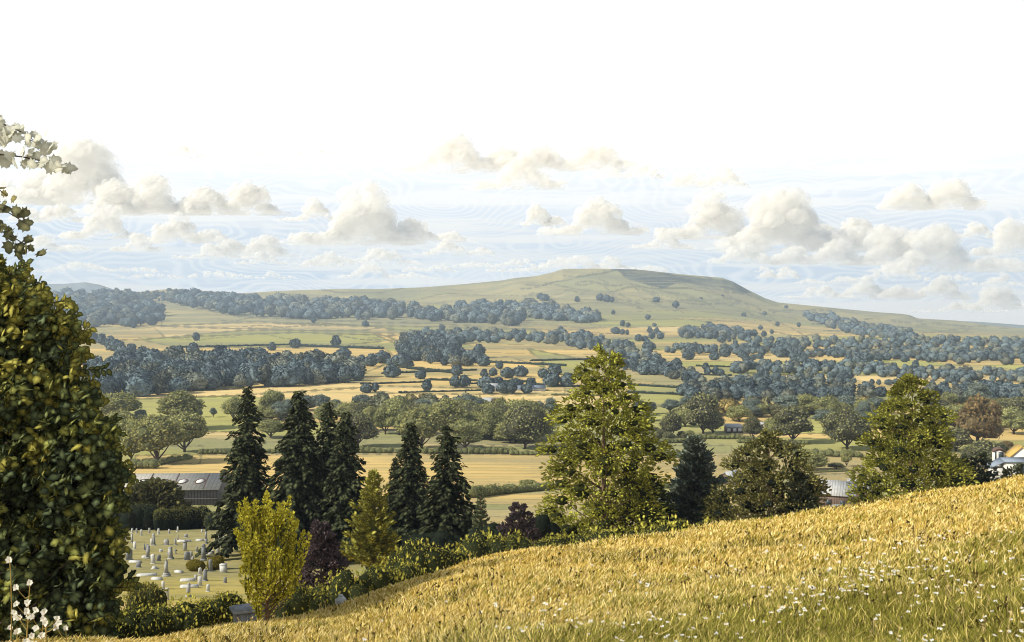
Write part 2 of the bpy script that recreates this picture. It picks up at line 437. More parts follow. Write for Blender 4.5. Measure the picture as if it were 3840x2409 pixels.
build_ground()

def far_ridge(name, xs, ys, d, col):
    """a separate far ridge: a real rounded hill of its own beyond the main range"""
    us = np.linspace(UX(xs[0]), UX(xs[-1]), 160); top = np.interp(us, UX(xs), SY(ys))
    rows = [(-900, .012), (-500, .45), (-200, .82), (0, 1.0), (300, .9), (900, .3)]
    V = []
    for off, f in rows:
        dd = d + off
        zt = ZC - top * d; zb = ZC - .03 * d
        V.append(np.stack([us * dd, np.full_like(us, dd), zb + (zt - zb) * f], 1))
    V = np.concatenate(V); n = len(us)
    Q = [[r * n + i, r * n + i + 1, (r + 1) * n + i + 1, (r + 1) * n + i] for r in range(len(rows) - 1) for i in range(n - 1)]
    mb = MB(); mb.add(V, Q=Q, c=col)
    return kind(mb.obj(name, M['ground'], smooth=True), 'structure')
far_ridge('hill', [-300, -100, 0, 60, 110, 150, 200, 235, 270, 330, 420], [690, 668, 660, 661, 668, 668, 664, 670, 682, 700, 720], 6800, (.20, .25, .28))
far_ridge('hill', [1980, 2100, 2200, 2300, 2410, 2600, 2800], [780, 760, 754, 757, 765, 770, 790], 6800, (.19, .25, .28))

# meadow hill
def meadow_mat():
    m, nt, out = new_mat('meadow_turf')
    geo = N(nt, 'ShaderNodeNewGeometry'); pos = geo.outputs['Position']
    n1 = noise(nt, pos, .35, 5, .6); n2 = noise(nt, pos, 6., 5, .7); n3 = noise(nt, pos, 1.6, 4, .6)
    c = mixc(nt, ramp(nt, n1, .35, .68), (.76, .58, .21), (.70, .51, .16))
    c = mixc(nt, math_node(nt, 'MULTIPLY', ramp(nt, n3, .5, .66), .45), c, (.40, .29, .075))
    c = mixc(nt, math_node(nt, 'MULTIPLY', ramp(nt, n2, .55, .68), .6), c, (.13, .105, .03))
    b = N(nt, 'ShaderNodeBsdfDiffuse'); L(nt, c, b.inputs[0]); L(nt, b.outputs[0], out.inputs[0]); return m
M['meadow'] = meadow_mat()
def build_meadow():
    us = np.concatenate([np.linspace(-2.2, -.74, 40), np.linspace(-.72, .72, 260), np.linspace(.74, 2.2, 40)]); ds = np.concatenate([np.linspace(1.2, 12, 60), np.linspace(12.3, 66, 150)])
    U, Dd = np.meshgrid(us, ds); X = U * Dd; Z = zm(X, Dd)
    V = np.stack([X.ravel(), Dd.ravel(), Z.ravel()], 1); nu = len(us)
    i = np.arange((len(ds) - 1) * (nu - 1)); r = i // (nu - 1); c = i % (nu - 1); a = r * nu + c
    mb = MB(); mb.add(V, Q=np.stack([a, a + 1, a + nu + 1, a + nu], 1), c=(.6, .4, .1))
    kind(mb.obj('meadow', M['meadow'], smooth=True), 'structure')
build_meadow()

# ------------------------------------------------------------------ tree makers (local: base at origin, height 1 unless noted)
SUN = unit(np.array([[-.84, -.30, .66]]))[0]
def rand_dirs(n, r): return unit(r.normal(size=(n, 3)))
def blob(mb, c, rad, col, seed, amp=.14, freq=2.2, sub=3, mi=0, flat=None):
    V, T = ico(sub)
    c = np.asarray(c, float); rad = np.asarray(rad, float)
    disp = 1 + amp * wob(V, freq, seed)
    P = V * disp[:, None] * rad
    if flat is not None: P[:, 2] = np.maximum(P[:, 2], flat * rad[2] if np.ndim(rad) else flat * rad)
    mb.add(P + c, T=T, c=col, mi=mi)
    return V, P + c
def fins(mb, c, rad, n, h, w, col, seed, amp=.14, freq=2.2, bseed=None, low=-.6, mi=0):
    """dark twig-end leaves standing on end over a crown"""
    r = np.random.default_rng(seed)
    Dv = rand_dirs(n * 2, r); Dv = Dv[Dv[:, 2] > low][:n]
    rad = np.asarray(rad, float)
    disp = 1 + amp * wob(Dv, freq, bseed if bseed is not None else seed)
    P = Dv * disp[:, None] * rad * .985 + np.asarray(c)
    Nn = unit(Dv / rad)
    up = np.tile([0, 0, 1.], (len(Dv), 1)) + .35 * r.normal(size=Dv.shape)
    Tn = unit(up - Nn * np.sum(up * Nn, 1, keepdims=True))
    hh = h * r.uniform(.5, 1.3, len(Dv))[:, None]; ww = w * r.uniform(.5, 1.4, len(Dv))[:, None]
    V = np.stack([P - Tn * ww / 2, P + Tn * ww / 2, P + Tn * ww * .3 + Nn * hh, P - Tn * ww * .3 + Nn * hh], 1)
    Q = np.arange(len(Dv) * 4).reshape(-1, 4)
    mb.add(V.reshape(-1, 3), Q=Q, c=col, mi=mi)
def tufts(mb, c, rad, n, seed):
    r = np.random.default_rng(seed + 50); Dv = rand_dirs(n, r); P = np.asarray(c) + Dv * (1 + .30 * wob(Dv, 2.9, seed))[:, None] * np.asarray(rad) * r.uniform(.96, 1.03, n)[:, None]
    v = r.uniform(.6, 1.45, n)[:, None]
    leaves(mb, P, r.normal(size=(n, 3)) + np.array([0, 0, .5]), Dv + .6 * r.normal(size=(n, 3)), .12 * r.uniform(.5, 1.4, n), np.array(FAR_C) * v, np.array(FAR_C) * v * .62)
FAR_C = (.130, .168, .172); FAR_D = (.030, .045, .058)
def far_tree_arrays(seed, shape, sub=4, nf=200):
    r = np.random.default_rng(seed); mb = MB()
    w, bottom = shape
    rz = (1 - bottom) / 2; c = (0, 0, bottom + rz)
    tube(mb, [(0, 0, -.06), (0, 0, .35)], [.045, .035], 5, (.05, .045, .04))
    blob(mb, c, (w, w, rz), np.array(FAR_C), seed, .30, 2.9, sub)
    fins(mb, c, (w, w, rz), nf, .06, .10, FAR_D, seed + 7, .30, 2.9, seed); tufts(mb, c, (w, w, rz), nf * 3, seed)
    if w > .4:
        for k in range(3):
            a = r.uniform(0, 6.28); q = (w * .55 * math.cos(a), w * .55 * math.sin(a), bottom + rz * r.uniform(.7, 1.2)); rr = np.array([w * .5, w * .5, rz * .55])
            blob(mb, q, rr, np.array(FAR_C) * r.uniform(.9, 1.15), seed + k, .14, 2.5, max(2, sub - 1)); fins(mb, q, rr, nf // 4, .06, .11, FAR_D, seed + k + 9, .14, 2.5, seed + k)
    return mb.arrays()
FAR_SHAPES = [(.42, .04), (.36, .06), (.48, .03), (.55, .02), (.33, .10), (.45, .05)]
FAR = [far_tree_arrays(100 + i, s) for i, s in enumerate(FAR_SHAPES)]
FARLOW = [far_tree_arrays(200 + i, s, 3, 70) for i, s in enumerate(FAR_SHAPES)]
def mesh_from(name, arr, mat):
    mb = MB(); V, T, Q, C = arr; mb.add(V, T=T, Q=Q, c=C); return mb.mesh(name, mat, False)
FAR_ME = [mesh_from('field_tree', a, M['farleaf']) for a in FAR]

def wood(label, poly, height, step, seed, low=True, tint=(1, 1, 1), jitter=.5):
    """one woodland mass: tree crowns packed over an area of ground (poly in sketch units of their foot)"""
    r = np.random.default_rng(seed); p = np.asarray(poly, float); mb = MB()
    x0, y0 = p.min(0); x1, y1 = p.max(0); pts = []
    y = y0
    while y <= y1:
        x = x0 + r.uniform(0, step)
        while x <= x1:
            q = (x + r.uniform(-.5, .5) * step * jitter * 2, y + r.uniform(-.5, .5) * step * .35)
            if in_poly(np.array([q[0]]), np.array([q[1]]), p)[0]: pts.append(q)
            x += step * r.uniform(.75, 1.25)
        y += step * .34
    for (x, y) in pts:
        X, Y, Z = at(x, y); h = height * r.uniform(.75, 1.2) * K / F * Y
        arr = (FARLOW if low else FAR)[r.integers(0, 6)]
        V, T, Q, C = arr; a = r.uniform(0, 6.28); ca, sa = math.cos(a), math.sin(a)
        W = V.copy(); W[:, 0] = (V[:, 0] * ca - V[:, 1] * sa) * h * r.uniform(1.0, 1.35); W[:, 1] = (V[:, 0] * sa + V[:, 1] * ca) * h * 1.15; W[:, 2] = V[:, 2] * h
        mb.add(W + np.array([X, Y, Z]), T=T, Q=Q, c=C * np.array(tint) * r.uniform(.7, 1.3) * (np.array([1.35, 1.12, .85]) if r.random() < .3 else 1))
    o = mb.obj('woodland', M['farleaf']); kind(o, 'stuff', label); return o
wood('dense blue green wood with a long dark front edge, lying behind the tall conifers', [(185,940),(350,932),(520,917),(700,908),(842,900),(850,884),(700,866),(450,862),(215,880)], 40, 24, 1, False)
wood('rounded wood covering the low hill at one end of the range', [(60,745),(150,772),(365,770),(382,742),(330,718),(300,702),(110,706)], 24, 17, 2)
wood('tree covered knoll on the skyline', [(270,694),(330,694),(400,687),(480,691),(560,697),(600,702),(420,708),(330,712)], 9, 11, 3)
wood('long strip of woodland running below the skyline', [(385,712),(480,733),(560,743),(720,752),(900,753),(1010,757),(1020,742),(900,722),(700,716),(560,712),(420,702)], 22, 17, 4)
wood('woodland tongue running toward the foot of the flat topped hill', [(1000,757),(1120,762),(1215,772),(1230,755),(1150,738),(1040,735)], 22, 16, 5)
wood('woodland block ending on the slope of the flat topped hill', [(1070,742),(1200,748),(1300,755),(1412,764),(1400,750),(1300,728),(1230,720),(1080,726)], 19, 15, 6)
wood('copse of packed round trees in the middle of the valley', [(930,830),(960,845),(1010,858),(1090,868),(1130,855),(1090,835),(1060,812),(940,806)], 22, 19, 7, False)
wood('narrow wood along the valley floor above the pale fields', [(945,806),(1060,812),(1200,806),(1320,812),(1430,836),(1560,868),(1560,852),(1480,828),(1390,800),(1250,790),(960,792)], 19, 17, 8)
wood('dark wood climbing diagonally up the far slope', [(1890,748),(1930,765),(2000,788),(2080,800),(2165,802),(2150,784),(2060,776),(1990,760),(1960,748)], 15, 13, 9)
wood('wood at the foot of the steep end of the flat topped hill', [(1590,797),(1690,800),(1770,806),(1760,788),(1690,778),(1610,778)], 16, 14, 10)
wood('wide belt of trees across the plain', [(1750,822),(2410,826),(2600,826),(2600,806),(2300,802),(2000,806),(1760,806)], 16, 17, 12)
wood('band of blue wood crossing the plain behind the yellow green pointed tree', [(1600,942),(1800,948),(2070,946),(2085,930),(1900,915),(1620,914)], 26, 22, 13, False)
wood('wood on the plain beyond the russet tree', [(2170,950),(2410,955),(2600,955),(2600,925),(2300,922),(2190,932)], 28, 23, 14, False)
wood('scattered thickets merging on the far plain', [(1960,880),(2200,900),(2420,905),(2600,905),(2600,885),(2200,872),(2000,862)], 15, 30, 15, True, (1, 1, 1), .9)

wood('hedge trees thickening into a wood right of the middle of the valley', [(1430,858),(1500,880),(1640,905),(1650,890),(1560,868),(1450,846)], 22, 18, 16, False)
wood('long ragged tree belt halfway across the plain', [(1700,880),(1980,886),(2100,892),(2120,872),(1900,862),(1720,864)], 20, 20, 17)
wood('irregular thicket between the fields beyond the blue band', [(1640,905),(1760,908),(1980,910),(1960,896),(1740,892)], 18, 22, 18)
wood('belt of trees low on the right edge of the plain', [(2060,850),(2250,858),(2600,860),(2600,845),(2300,840),(2080,838)], 16, 18, 19)
wood('olive green woodland filling the ground behind the sheds', [(1600,972),(1760,965),(2060,962),(2060,985),(1900,978),(1660,990)], 28, 26, 20, False, (2.0, 1.45, .62))
wood('olive green woodland behind the russet tree', [(2180,975),(2420,972),(2600,972),(2600,1000),(2300,1002),(2190,1000)], 32, 27, 24, False, (2.0, 1.4, .55))
wood('blue green copse at the back of the parkland belt', [(860,962),(960,955),(1110,962),(1200,975),(1100,985),(900,980)], 30, 26, 25, False, (1.7, 1.35, .75))
wood('blue belt stretching to the picture edge under the far slope', [(1890,842),(2200,845),(2600,846),(2600,832),(2200,829),(1900,830)], 15, 15, 26)
wood('ragged blue belt left of the far slope wood', [(1560,832),(1780,838),(1900,834),(1760,824),(1580,820)], 15, 15, 27)
wood('patchy blue wood between the crowded plain fields', [(2080,892),(2300,898),(2600,900),(2600,884),(2300,880),(2100,880)], 18, 19, 28)
# individually placed field trees: (x, foot y, height) in sketch units, grouped by where they stand
SMALL = {}
def region(key, label, pts): SMALL[key] = (label, pts)
def scatter(poly, n, hmin, hmax, seed):
    r = np.random.default_rng(seed); p = np.asarray(poly, float); out = []
    while len(out) < n:
        q = r.uniform(p.min(0), p.max(0))
        if in_poly(np.array([q[0]]), np.array([q[1]]), p)[0] and all(abs(q[0] - o[0]) > 9 or abs(q[1] - o[1]) > 5 for o in out):
            k = r.integers(1, 4)
            out.append((q[0], q[1], r.uniform(hmin, hmax)))
            for j in range(k - 1):
                if len(out) < n: out.append((q[0] + r.uniform(10, 22) * r.choice([-1, 1]), q[1] + r.uniform(-3, 3), r.uniform(hmin, hmax)))
    return out
region('hedgeline', 'round blue grey tree in the curving hedge line on the straw slope', [(183,797,22),(203,803,20),(222,808,22),(240,812,22),(258,818,22),(272,826,24),(290,852,32),(310,838,24),(335,852,30),(352,860,22),(362,858,18),(407,838,20),(423,842,24),(455,838,28),(462,802,16),(260,858,16),(315,772,14)])
region('midfield', 'round tree standing alone in the pale fields beside the copse', [(842,896,24),(872,862,24),(850,860,20),(900,855,26),(948,865,30),(960,842,20),(922,888,26),(922,862,18),(990,892,18),(883,922,18),(862,924,18),(1005,922,26),(1030,852,20),(1075,884,22),(1128,842,26),(1135,862,24),(1175,868,14),(1117,782,12),(1040,778,12),(860,768,12),(738,760,14),(790,816,22),(694,820,20),(640,825,16),(745,842,18),(765,866,24),(808,848,26),(818,862,22),(1072,912,24),(1092,912,24),(1145,915,26),(1170,912,22)])
region('farmtrees', 'round tree beside the small white farm buildings', [(1140,890,18),(1175,912,22),(1195,890,22),(1225,886,22),(1250,918,26),(1280,890,20),(1300,910,30),(1305,882,22),(1335,910,26),(1215,918,24),(1160,885,16),(1186,926,24),(1205,927,26),(1238,926,20),(1148,926,20)])
region('slopetrees', 'lone tree on the open slope of the flat topped hill', [(1272,706,14),(1282,710,16),(1358,712,12),(1428,710,14),(1412,708,14),(1440,712,12),(1545,712,12),(1590,724,14),(1443,740,9),(1525,752,10),(1405,738,8),(1630,780,8),(1320,790,18),(1370,796,18),(1540,768,7),(1480,768,7),(1700,700,6),(1650,706,6),(1850,726,7),(1800,742,8),(1750,745,8),(1880,770,10),(1830,768,9),(1790,776,9)])
region('valleytrees', 'round blue tree among the hedged fields under the long hill', scatter([(1330,830),(1480,850),(1560,880),(1700,905),(1980,900),(2080,840),(1700,820),(1480,810)], 62, 13, 26, 21))
region('plaintrees', 'small blue tree among many on the crowded plain', scatter([(1900,905),(2180,920),(2410,915),(2410,830),(1950,830)], 60, 10, 20, 22))
region('basetrees', 'small tree near the foot of the flat topped hill', scatter([(1410,785),(1560,820),(1900,818),(1880,790),(1600,770),(1430,760)], 26, 8, 16, 23))
GROUPN = {'hedgeline': 'trees along the curving hedge line', 'midfield': 'trees dotted over the pale middle fields', 'farmtrees': 'trees around the white farm', 'slopetrees': 'lone trees on the open hillside', 'valleytrees': 'round trees among the hedged fields', 'plaintrees': 'small trees on the far plain', 'basetrees': 'small trees at the hill foot'}
first = True
for key, (label, pts) in SMALL.items():
    for (x, y, h) in pts:
        X, Y, Z = at(x, y); hh = (1.0 if key in ('plaintrees', 'valleytrees') else 1.12) * h * K / F * Y
        o = bpy.data.objects.new('field_tree', FAR_ME[random.randrange(6)]); COL.objects.link(o)
        o.location = (X, Y, Z - .02 * hh); o.scale = (hh * random.uniform(1, 1.25), hh * 1.1, hh); o.rotation_euler = (0, 0, random.uniform(0, 6.28))
        tag(o, label, 'tree', GROUPN[key])

# mid-distance trees with trunks and lobed, leafy crowns
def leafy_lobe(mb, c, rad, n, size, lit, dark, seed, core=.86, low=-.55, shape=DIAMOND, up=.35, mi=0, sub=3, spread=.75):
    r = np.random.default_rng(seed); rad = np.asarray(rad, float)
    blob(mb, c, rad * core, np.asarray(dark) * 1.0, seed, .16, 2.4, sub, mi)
    Dv = rand_dirs(n * 3, r); Dv = Dv[Dv[:, 2] > low][:n]
    disp = 1 + .16 * wob(Dv, 2.4, seed)
    P = np.asarray(c) + Dv * disp[:, None] * rad * r.uniform(.84, 1.02, len(Dv))[:, None]
    Nn = unit(unit(Dv / rad) + spread * .55 * r.normal(size=Dv.shape))
    A = r.normal(size=Dv.shape) + np.array([0, 0, up])
    v = r.uniform(.75, 1.25, len(Dv))[:, None]
    leaves(mb, P, A, Nn, size * r.uniform(.7, 1.3, len(Dv)), np.asarray(lit) * v, np.asarray(dark) * v, shape, mi=mi)
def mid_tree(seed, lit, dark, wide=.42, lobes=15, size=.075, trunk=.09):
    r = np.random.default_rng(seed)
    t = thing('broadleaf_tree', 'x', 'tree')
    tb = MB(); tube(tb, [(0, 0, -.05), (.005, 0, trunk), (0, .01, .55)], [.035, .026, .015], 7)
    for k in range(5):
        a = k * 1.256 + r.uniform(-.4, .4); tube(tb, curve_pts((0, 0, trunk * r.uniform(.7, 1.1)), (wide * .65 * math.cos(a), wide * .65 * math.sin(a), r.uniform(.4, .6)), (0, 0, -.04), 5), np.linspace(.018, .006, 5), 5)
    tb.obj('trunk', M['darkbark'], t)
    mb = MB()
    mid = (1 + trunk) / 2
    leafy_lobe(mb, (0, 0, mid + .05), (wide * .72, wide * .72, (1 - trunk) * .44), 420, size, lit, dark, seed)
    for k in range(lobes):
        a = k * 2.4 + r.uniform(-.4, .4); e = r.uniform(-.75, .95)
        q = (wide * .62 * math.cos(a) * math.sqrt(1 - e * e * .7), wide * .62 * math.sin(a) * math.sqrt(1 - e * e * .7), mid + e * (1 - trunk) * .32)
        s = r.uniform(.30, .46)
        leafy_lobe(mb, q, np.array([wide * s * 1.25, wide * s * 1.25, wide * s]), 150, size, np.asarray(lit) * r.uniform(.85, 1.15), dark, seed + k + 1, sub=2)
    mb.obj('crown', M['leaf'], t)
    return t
OL = (.58, .54, .18); OD = (.17, .18, .08)
BL = (.38, .42, .29); BD = (.12, .15, .135)
PROTO = {
 'olive': [mid_tree(301, OL, OD), mid_tree(302, (.60, .56, .17), OD, .46, 13), mid_tree(303, (.50, .49, .18), OD, .38)],
 'blue': [mid_tree(311, BL, BD, .40), mid_tree(312, (.26, .275, .165), BD, .46), mid_tree(313, BL, BD, .34, 9)],
 'dark': [mid_tree(321, (.40, .40, .16), (.085, .082, .052), .42), mid_tree(322, (.42, .42, .165), (.085, .085, .05), .48)],
 'russet': [mid_tree(331, (.38, .25, .10), (.15, .12, .06), .40, 14)],
}
USED = set()
def mid(kindk, x, yt, yb, w, label, group):
    X, Y, Z = at(x, yb); h = (yb - yt) * K / F * Y; wd = w * K / F * Y
    ps = PROTO[kindk]; p = ps[random.randrange(len(ps))]
    ww = .42 * 1.55; h *= 1.06
    sc = (wd / ww, wd / ww, h)
    key = p.name
    if key not in USED:
        USED.add(key); p.location = (X, Y, Z); p.scale = sc; p['label'] = label; p['group'] = group; p.rotation_euler = (0, 0, random.uniform(-.6, .6)); return p
    return dup(p, (X, Y, Z), random.uniform(0, 6.28), sc, label, group)
G1 = 'parkland trees in the band behind the conifers'
for a in [
 ('olive',279,927,988,66,'big round olive tree behind the barn, in front of the green field'),
 ('olive',281,970,1030,52,'low rounded tree tucked under the big round olive tree'),
 ('olive',424,926,1010,74,'tallest full crowned tree behind the dark barn'),
 ('olive',370,985,1090,86,'spreading tree with fanned limbs beyond the barn roof'),
 ('olive',309,990,1084,56,'slim trunked tree standing over the hedge beyond the barn roof'),
 ('olive',434,978,1064,76,'dark spreading tree beside the fan limbed tree'),
 ('blue',466,962,982,16,'small upright tree at the edge of the pale green field'),
 ('blue',502,961,982,15,'narrow round topped tree alone in the pale green field'),
 ('olive',550,938,990,38,'round tree just before the tallest conifer'),
 ('blue',330,964,988,22,'small blue tree between the two big olive trees'),
 ('olive',640,920,988,48,'rounded olive tree between the two tallest conifers'),
 ('blue',662,945,990,42,'blue shaded tree behind the second tall conifer'),
 ('olive',614,956,990,30,'small round tree beside the tallest conifer'),
 ('olive',637,990,1030,54,'broad bushy tree low between the two tallest conifers'),
 ('blue',722,931,966,36,'round blue tree behind the paired conifers'),
 ('blue',755,929,968,32,'domed blue tree above the paired conifers'),
 ('blue',787,940,968,24,'small domed blue tree above the paired conifers')]:
    mid(*a, G1)
G2 = 'trees of the parkland belt in the middle of the valley'
for a in [
 ('olive',825,950,990,58,'wide olive tree at the start of the belt, touching the paired conifers'),
 ('olive',755,960,1000,27,'small olive tree seen between two conifer tops'),
 ('blue',852,930,964,36,'rounded blue tree at the back of the belt'),
 ('blue',900,923,960,22,'tall narrow blue tree at the back of the belt'),
 ('olive',907,956,1022,47,'tall haystack shaped tree in the belt beside a gap of green field'),
 ('olive',872,960,1014,32,'slender fan shaped tree in the belt'),
 ('dark',842,976,1052,68,'dark broad tree with a bare trunk in front of the belt'),
 ('olive',940,952,1024,52,'curved crowned tree over the green field gap'),
 ('blue',990,940,978,42,'blue domed tree behind the thin conifer'),
 ('olive',1050,946,1034,66,'largest olive tree of the belt, above the last conifer'),
 ('olive',992,966,1054,74,'spreading tree behind the thin conifer'),
 ('olive',1020,958,1010,38,'mid sized olive tree squeezed between the thin conifer and the last one'),
 ('blue',1100,930,990,58,'wide blue tree at the back of the belt near the farm house'),
 ('olive',1152,964,1036,54,'tall leaning crown at the end of the belt'),
 ('olive',1095,990,1058,68,'bright low spreading tree in front of the belt'),
 ('olive',1180,937,990,27,'tall bottle shaped tree beside the farm house'),
 ('olive',1190,998,1036,28,'small round tree below the bottle shaped tree'),
 ('dark',1236,956,1056,72,'big dark tree against the flank of the tall yellow green tree'),
 ('blue',1297,939,982,30,'blue tree nearest the top of the tall yellow green tree'),
 ('blue',1268,946,982,28,'small blue tree in a pair above the big dark tree')]:
    mid(*a, G2)
G3 = 'trees around the sheds on the valley floor'
for a in [
 ('blue',1507,944,978,24,'blue domed tree showing past the flank of the tall yellow green tree'),
 ('blue',1533,946,974,18,'narrow blue tree between two rounded blue ones'),
 ('blue',1577,942,972,38,'wide low blue tree at the edge of the pale green strip'),
 ('blue',1612,936,968,32,'rounded blue tree behind the tall stacked tree'),
 ('dark',1655,932,1022,64,'tall tree of stacked round lobes left of the shed'),
 ('dark',1580,975,1030,40,'upright dark tree by the bluish fir top'),
 ('dark',1540,1006,1028,28,'low dark bush tree beside the upright dark tree'),
 ('olive',1612,966,1004,38,'olive tree just before the stack of round lobes'),
 ('dark',1678,970,1022,38,'dark tree touching the shed wall'),
 ('dark',1770,984,1034,34,'dark tree standing over the shed corner'),
 ('dark',1866,962,1042,70,'broad dark tree beyond the sheds'),
 ('olive',1818,984,1040,34,'pale fan shaped tree between the sheds and the broad dark tree'),
 ('blue',1852,929,974,50,'round blue tree in the row behind the sheds'),
 ('olive',1898,931,974,52,'round olive tree in the row behind the sheds'),
 ('olive',1952,934,994,44,'tall tree with a bare stem in the row behind the sheds'),
 ('blue',1920,978,990,16,'little round blue tree beside the bare stemmed tree'),
 ('dark',1994,968,1058,72,'big dark tree beside the yellow green pointed tree'),
 ('blue',2032,944,994,28,'tall narrow blue tree against the yellow green pointed tree'),
 ('blue',1990,934,972,46,'dome of blue green leaves above the big dark tree'),
 ('olive',1910,1066,1106,48,'round olive tree on the straw field beside the dark bushy tree'),
 ('olive',1993,1062,1098,20,'lollipop shaped tree on the straw field'),
 ('dark',1860,1036,1066,30,'pointed bush tree on the hedge above the straw field'),
 ('dark',1968,1090,1104,30,'low bush in the straw field'),
 ('olive',1242,1130,1150,32,'pair of low round trees in the straw field by the tall yellow green tree')]:
    mid(*a, G3)
G4 = 'trees beyond the crest near the white house'
for a in [
 ('russet',2302,942,1060,78,'russet brown tree turning autumn coloured'),
 ('olive',2248,966,1012,48,'olive tree between the pointed tree and the russet one'),
 ('olive',2386,962,1022,56,'round tree beyond the white house'),
 ('olive',2232,925,978,40,'olive tree behind the pointed tree tip'),
 ('blue',2300,905,958,52,'tall dome of green behind the russet tree'),
 ('dark',2345,940,985,40,'dark round tree beside the russet tree top'),
 ('dark',2250,1010,1062,60,'dark tree under the russet one'),
 ('dark',2320,1040,1100,66,'dark tree in front of the white bay window'),
 ('russet',2370,1040,1066,26,'small russet bush behind the white house'),
 ('dark',2200,985,1040,44,'dark crown against the pointed tree')]:
    mid(*a, G4)
def fill(poly, n, hmin, hmax, kinds, label, group, seed):
    r = np.random.default_rng(seed); p = np.asarray(poly, float); k = 0
    while k < n:
        q = r.uniform(p.min(0), p.max(0))
        if in_poly(np.array([q[0]]), np.array([q[1]]), p)[0]:
            hh = r.uniform(hmin, hmax); mid(kinds[r.integers(len(kinds))], q[0], q[1] - hh, q[1], hh * r.uniform(.9, 1.25), label, group); k += 1
fill([(830,990),(1200,985),(1270,1000),(1260,1040),(1150,1045),(1060,1048),(960,1012),(870,1005)], 40, 36, 60, ['olive','olive','dark'], 'round olive tree packed into the middle of the belt', 'packed trees of the belt', 31)
fill([(255,1000),(480,1000),(480,1030),(300,1045)], 7, 34, 50, ['olive','olive','dark'], 'olive tree filling in among the big spreading trees beyond the barn', 'trees filling in beyond the barn', 37)
fill([(560,985),(700,975),(830,968),(830,985),(700,990),(600,1005)], 9, 26, 40, ['olive','blue'], 'low round tree between the conifer tops', 'low trees between the conifers', 32)
fill([(1500,990),(1700,975),(2040,985),(2040,1000),(1700,995),(1520,1005)], 16, 22, 36, ['olive','dark','blue'], 'low tree in the broken row behind the sheds', 'low trees behind the sheds', 33)
fill([(2180,985),(2420,975),(2420,1010),(2200,1015)], 12, 34, 56, ['olive','dark'], 'round tree crowding around the russet one', 'trees crowding around the russet one', 34)
fill([(1620,978),(2060,965),(2060,978),(1640,985)], 14, 24, 36, ['blue','blue','olive'], 'blue green tree at the edge of the band crossing the plain', 'trees edging the band of blue wood', 35)
fill([(1520,1040),(1720,1042),(1720,1030),(1540,1028)], 7, 14, 22, ['olive','dark'], 'shrubby tree in the rough ground before the sheds', 'shrubby trees before the sheds', 36)
for ps in PROTO.values():
    for p in ps:
        if p.name not in USED:
            for c in list(p.children): bpy.data.objects.remove(c)
            bpy.data.objects.remove(p)

# ------------------------------------------------------------------ hedges in the valley
def hedge(x0, y0, x1, y1, h, label, seed, lit=OL, dark=OD):
    mb = MB(); r = np.random.default_rng(seed)
    A = np.array(at(x0, y0)); B = np.array(at(x1, y1)); hh = h * K / F * A[1]
    ln = np.linalg.norm(B - A); n = max(3, int(ln / (hh * .9)))
    for i in range(n + 1):
        p = A + (B - A) * i / n; z = float(zv(p[0], p[1])); s = r.uniform(.75, 1.2)
        leafy_lobe(mb, (p[0] - A[0], p[1] - A[1], z - A[2] + hh * .42 * s), (hh * .75, hh * .7, hh * .55 * s), 46, hh * .22, np.asarray(lit) * r.uniform(.8, 1.15), dark, seed * 50 + i, sub=2)
    o = mb.obj('hedge', M['leaf'], loc=tuple(A)); return tag(o, label, 'hedge', 'field hedges on the valley floor')
for i, a in enumerate([
 (838,1066,1000,1066,14,'clipped hedge along the top of the straw field behind the conifers'),
 (1000,1067,1205,1068,15,'darker bushy hedge along the straw field below the belt of trees'),
 (1205,1071,1330,1071,12,'hedge running into the tall yellow green tree'),
 (1440,1068,1620,1074,14,'hedge above the straw field between the yellow green tree and the bluish fir'),
 (603,1066,660,1066,13,'short hedge showing between the two tallest conifers'),
 (474,1069,530,1068,11,'short clipped hedge beyond the barn, beside the tallest conifer'),
 (1112,1172,1200,1160,26,'bushy green hedge below the straw field by the last conifer'),
 (1190,1162,1300,1152,20,'lower hedge under the straw field reaching the yellow green tree'),
 (1502,1150,1600,1149,17,'bluish hedge at the foot of the straw field'),
 (1836,1070,2020,1076,17,'dark hedge with gaps above the straw field near the round olive tree'),
 (1740,1042,1900,1046,10,'thin double hedge beyond the dark bushy tree'),
 (1625,1032,1770,1034,12,'hedge running along the front of the sheds'),
 (318,1102,362,1102,24,'rounded shrubs in a row behind the barn roof'),
 (372,1094,445,1080,14,'sloping hedge below the spreading tree'),
 (1880,1114,2030,1108,5,'very low hedge line across the straw field by the lollipop tree'),
 (955,962,1300,964,5,'thin hedge line along the pale field behind the belt'),
 (1500,1046,1640,1040,12,'olive hedge beside the tall yellow green tree'),
 (2050,1050,2230,1055,18,'overgrown hedge behind the pointed tree'),
 (1300,930,1500,935,5,'thin hedge near the top of the tall yellow green tree'),
 (1680,966,1900,968,6,'low hedge line behind the sheds')]):
    hedge(*a, 40 + i)

rh = np.random.default_rng(71)
for k, (x0, y0, x1, y1) in enumerate([(850,905,1010,900),(900,880,1120,872),(1010,895,1240,900),(1120,852,1330,862),(940,925,1130,920),(1330,880,1460,900),(1450,905,1620,915),(1560,880,1720,885),(1400,850,1520,846),
  (1640,862,1800,866),(300,842,520,832),(180,860,300,848),(430,818,700,812),(700,815,900,822),(960,868,1080,880),(1240,905,1400,912),(1700,895,1900,900),(1480,925,1620,930),(1250,850,1400,846),(1090,905,1200,900)]):
    hedge(x0, y0, x1, y1, rh.uniform(4, 7), 'dark hedgerow dividing the pale fields beyond the parkland belt', 170 + k, (.17, .20, .13), (.05, .07, .055))
for o in COL.objects:
    if o.get('label') == 'dark hedgerow dividing the pale fields beyond the parkland belt': o['group'] = 'hedgerows across the pale fields'
